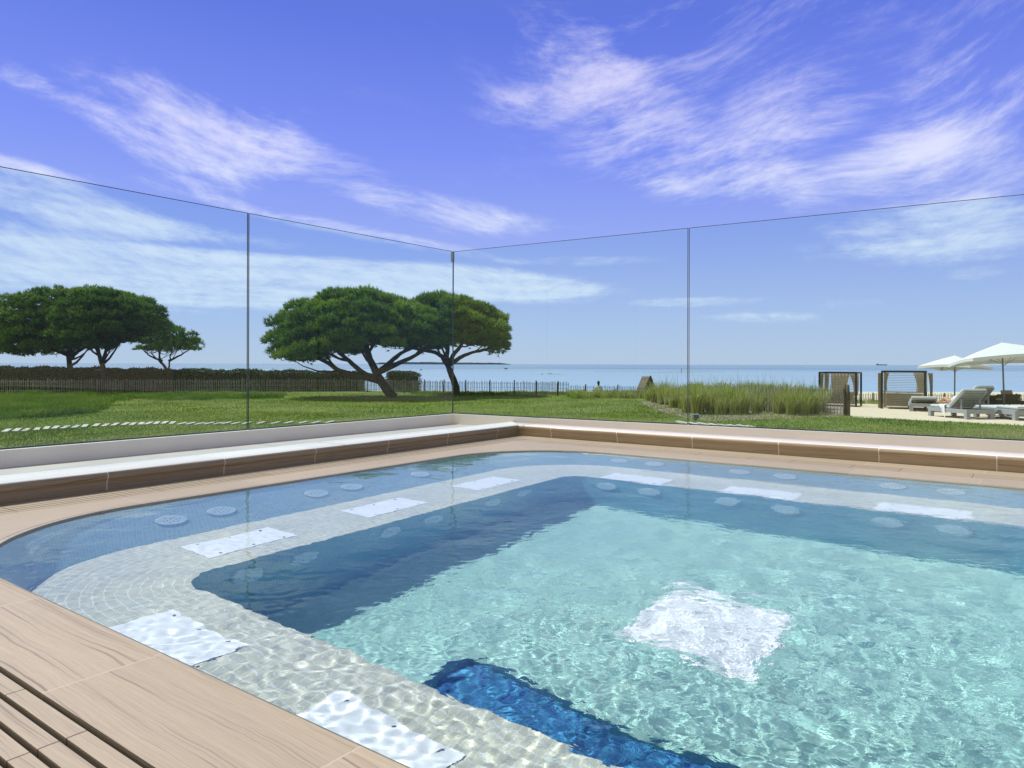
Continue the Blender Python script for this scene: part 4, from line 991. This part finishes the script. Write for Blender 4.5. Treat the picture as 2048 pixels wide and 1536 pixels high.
Ed = [(0, 1), (1, 2), (2, 3), (3, 4), (2, 5), (5, 6), (6, 7), (7, 8), (2, 9), (9, 10), (10, 11), (11, 12), (0, 13), (13, 14), (14, 15), (15, 16), (0, 17), (17, 18), (18, 19), (19, 20)]
skin_fig('body', J, Ed, M_SKIN, per)
Js = [(0, .0, .06, (.19, .17)), (0, .02, .30, (.18, .14)), (0, .03, .52, (.19, .135)), (0, .03, .61, .085), (.18, .03, .55, .078), (.25, .10, .35, .062), (.225, .25, .28, .055), (-.18, .03, .55, .078), (-.25, .10, .35, .062), (-.225, .25, .28, .055)]
skin_fig('shirt', Js, [(0, 1), (1, 2), (2, 3), (2, 4), (4, 5), (5, 6), (2, 7), (7, 8), (8, 9)], M_WHITECLOTH, per)
head(per, (0, .05, .82), (0, 1, -.1), True)
# person lying on the lounger: knees raised, hidden behind the backrest from the waist up
pl = empty('person', hr, LA, label='person in white lying on the grey lounger, bare knees raised', cat='person')
Z0 = .47
J = [(1.26, .62, Z0+.11, .12), (1.12, .62, Z0+.19, (.13, .10)), (.93, .62, Z0+.31, (.15, .10)), (.82, .62, Z0+.39, .055), (.76, .62, Z0+.43, .05),
     (.96, .80, Z0+.29, .055), (1.12, .87, Z0+.15, .043), (1.27, .80, Z0+.17, .034), (1.33, .78, Z0+.18, .03), (.96, .44, Z0+.29, .055), (1.12, .37, Z0+.15, .043), (1.27, .44, Z0+.17, .034), (1.33, .46, Z0+.18, .03),
     (1.34, .72, Z0+.11, .088), (1.60, .76, Z0+.26, .062), (1.88, .76, Z0+.07, .045), (1.98, .77, Z0+.10, .035), (1.34, .52, Z0+.11, .088), (1.58, .50, Z0+.20, .062), (1.90, .50, Z0+.06, .045), (2.0, .5, Z0+.10, .035)]
skin_fig('body', J, Ed, M_SKIN, pl)
Js = [(1.34, .62, Z0+.10, (.18, .12)), (1.12, .62, Z0+.19, (.17, .12)), (.93, .62, Z0+.31, (.18, .115)), (.85, .62, Z0+.37, .08), (.97, .81, Z0+.28, .072), (1.10, .87, Z0+.17, .058), (.97, .43, Z0+.28, .072), (1.10, .37, Z0+.17, .058)]
skin_fig('robe', Js, [(0, 1), (1, 2), (2, 3), (2, 4), (4, 5), (2, 6), (6, 7)], M_WHITECLOTH, pl)
head(pl, (.68, .62, Z0+.50), (.6, 0, .75), False)
# ---------------------------------------------------------------- wicker armchair with cushion
ac = empty('wicker_armchair', at(2012, 817, -1)+Vector((0, .6, 0)), .1, label='dark wicker armchair with a taupe cushion at the right edge', cat='armchair')
m_ = MB(); N = 18; vs_ = []
for j, (z, o_) in enumerate(((.14, .10), (.30, .04), (.46, .0), (.60, -.03), (.63, -.02), (.63, .06), (.40, .10))):
    for i in range(N+1):
        a = math.pi*(1+i/N); vs_.append((.75+(.75-o_)*math.cos(a), .5+(.55-o_)*math.sin(a)*.9, z-(.0 if 3 < i < 15 else .06*(j > 1))))
m_.smooth = True; m_.add(vs_, [(j*(N+1)+i, j*(N+1)+i+1, (j+1)*(N+1)+i+1, (j+1)*(N+1)+i) for j in range(6) for i in range(N)]); m_.smooth = False
m_.box(.06, 1.44, .04, .9, .14, .32, None, .03); m_.build('wicker_shell', M_WICKER, ac)
MB().box(.12, 1.38, .1, .92, .33, .44, None, .05).build('seat_cushion', M_TAUPE, ac)
MB().box(-.28, .28, -.06, .06, -.17, .17, None, .05).build('back_pillow', M_TAUPE, ac, Matrix.Translation((.62, .16, .66)) @ Matrix.Rotation(-.25, 4, 'X'))
for x in (.12, 1.35):
    for y in (.1, .85): MB().tube([(x, y, 0), (x, y, .15)], .025, 8).build('leg', M_WICKER, ac)
# ---------------------------------------------------------------- spotlight, hut, crate, sea marks
sl_ = empty('garden_spotlight', at(1391, 842, -1), -.25, label='small grey box spotlight on a stake in front of the marram grass', cat='garden light')
MB().box(-.13, .13, -.07, .07, .07, .25, None, .012).build('housing', M_LAMPGREY, sl_)
MB().box(-.06, .115, -.074, -.0705, .085, .235).build('lens', M_LAMPGLASS, sl_)
MB().tube([(.0, 0, -.05), (.0, 0, .07)], .014, 8).build('stake', M_BLACKMETAL, sl_); MB().box(-.05, .05, -.02, .02, .045, .068).build('bracket', M_BLACKMETAL, sl_)
hc = atd(1300, 790, 46); gz_ = -1.15
hut = empty('wooden_hut', (hc.x, 46, gz_), .55, label='steep gabled plank shelter behind the dune grass near the seated person', cat='hut')
hh_, hw, hd = 1.38, .78, .75; roof = MB()
for s_ in (-1, 1):
    for k in range(9):
        f0, f1 = k/9, (k+.94)/9; a = (s_*hw*f0, hh_*(1-f0)+.0); b_ = (s_*hw*f1, hh_*(1-f1))
        roof.add([(a[0], 0, a[1]), (b_[0], 0, b_[1]), (b_[0], hd, b_[1]), (a[0], hd, a[1]), (a[0]*.97, 0, a[1]-.04), (b_[0]*.97, 0, b_[1]-.04), (b_[0]*.97, hd, b_[1]-.04), (a[0]*.97, hd, a[1]-.04)], [(0, 1, 2, 3), (7, 6, 5, 4), (0, 4, 5, 1), (3, 2, 6, 7), (1, 5, 6, 2), (0, 3, 7, 4)])
roof.build('roof', simple('hut_roof', (.22, .18, .13), .9, .3, 8), hut)
g_ = MB(); g_.add([(-hw*.93, .05, 0), (hw*.93, .05, 0), (0, .05, hh_*.93)], [(0, 1, 2)]); g_.add([(-hw*.93, hd-.05, 0), (hw*.93, hd-.05, 0), (0, hd-.05, hh_*.93)], [(2, 1, 0)]); g_.build('gable', M_PLANK, hut)
tr_ = MB(); tr_.bar((-hw-.04, -.03, -.05), (.0, -.03, hh_+.04), .05, .08); tr_.bar((hw+.04, -.03, -.05), (0, -.03, hh_+.035), .048, .08); tr_.build('bargeboard', M_POST, hut)
cr = empty('wooden_crate', atd(1432, 790, 37)*1.0, .05, label='low brown plank box showing above the marram grass', cat='box'); cr.location.z = -1.02
b_ = MB(); 
for k in range(6): b_.box(0, 1.0, 0, .7, .03+k*.135, .03+k*.135+.122)
b_.build('planks', M_PLANK, cr); MB().box(-.03, 1.03, -.03, .73, .842, .875).build('lid', M_PLANK, cr)
for x in (.02, .93): MB().box(x, x+.06, -.05, -.01, 0, .92).build('corner_post', M_POST, cr)
def boat(u, v, L, label, name='fishing_boat', cab=True):
    d = 5.5*1440/(v-728.6); x = (u-1024)/1440*d
    r = empty(name, (x, d, -4.5), 0, label=label, cat='boat'); h = MB(); S = [(-.5, .05), (-.42, .75), (-.1, 1), (.25, .85), (.5, .04)]; vs_ = []
    for (f, w) in S: vs_ += [(f*L, -w*L*.15, .16*L), (f*L*.92, -w*L*.08, -.02*L), (f*L*.92, w*L*.08, -.02*L), (f*L, w*L*.15, .16*L)]
    h.add(vs_, [(4*i+a, 4*i+4+a, 4*i+4+(a+1) % 4, 4*i+(a+1) % 4) for i in range(4) for a in range(4)]+[(0, 3, 2, 1), (16, 17, 18, 19)]); h.build('hull', simple('hull_'+name, (.03, .05, .08), .6), r)
    if cab: MB().box(-.15*L, .12*L, -.07*L, .07*L, .16*L, .34*L, None, .01*L).build('wheelhouse', simple('wh_'+name, (.12, .15, .18), .6), r)
    return r
boat(842, 741, 2.6, 'small dark boat on the water between the pines')
boat(1012, 738.2, 4.0, 'tiny dark boat right of the corner pine', 'rowing_boat', True)
sh_ = empty('cargo_ship', ((1763-1024)/1440*12000, 12000, -4.5), 0, label='faint long ship on the horizon above the right cabana', cat='ship')
m_ = MB(); m_.add([(-85, -12, -2), (80, -12, -2), (95, 0, 16), (80, 12, -2), (-85, 12, -2), (-90, -12, 16), (-90, 12, 16), (70, -12, 16), (70, 12, 16)], [(0, 1, 7, 5), (4, 6, 8, 3), (0, 5, 6, 4), (1, 2, 7), (2, 3, 8), (5, 7, 2, 8, 6), (0, 4, 3, 1)]); m_.build('hull', simple('ship_hull', (.26, .35, .46), .7), sh_)
MB().box(-80, -55, -9, 9, 16, 28).build('superstructure', simple('ship_house', (.25, .34, .44), .7), sh_)
d = 5.5*1440/(744.5-729); mk = MB().tube([((1363-1024)/1440*d, d, -4.8), ((1363-1024)/1440*d, d, -4.4+2.4)], [.22, .16], 8); o = mk.build('marker_post', M_POST)
tag(o, 'thin marker post standing on the sand bar', 'post')
for (u, v, s_) in ((1099, 748.5, .9), (1084, 749, .5)):
    d = 5.5*1440/(v-729); k = MB().sphere(((u-1024)/1440*d, d, -4.45), (1.6*s_, 1.0*s_, .5*s_), None, 8); o = k.build('rock', M_BAR); tag(o, 'small dark rock on the left sand bar' if s_ > .7 else 'smallest dark rock beside the left sand bar', 'rock')
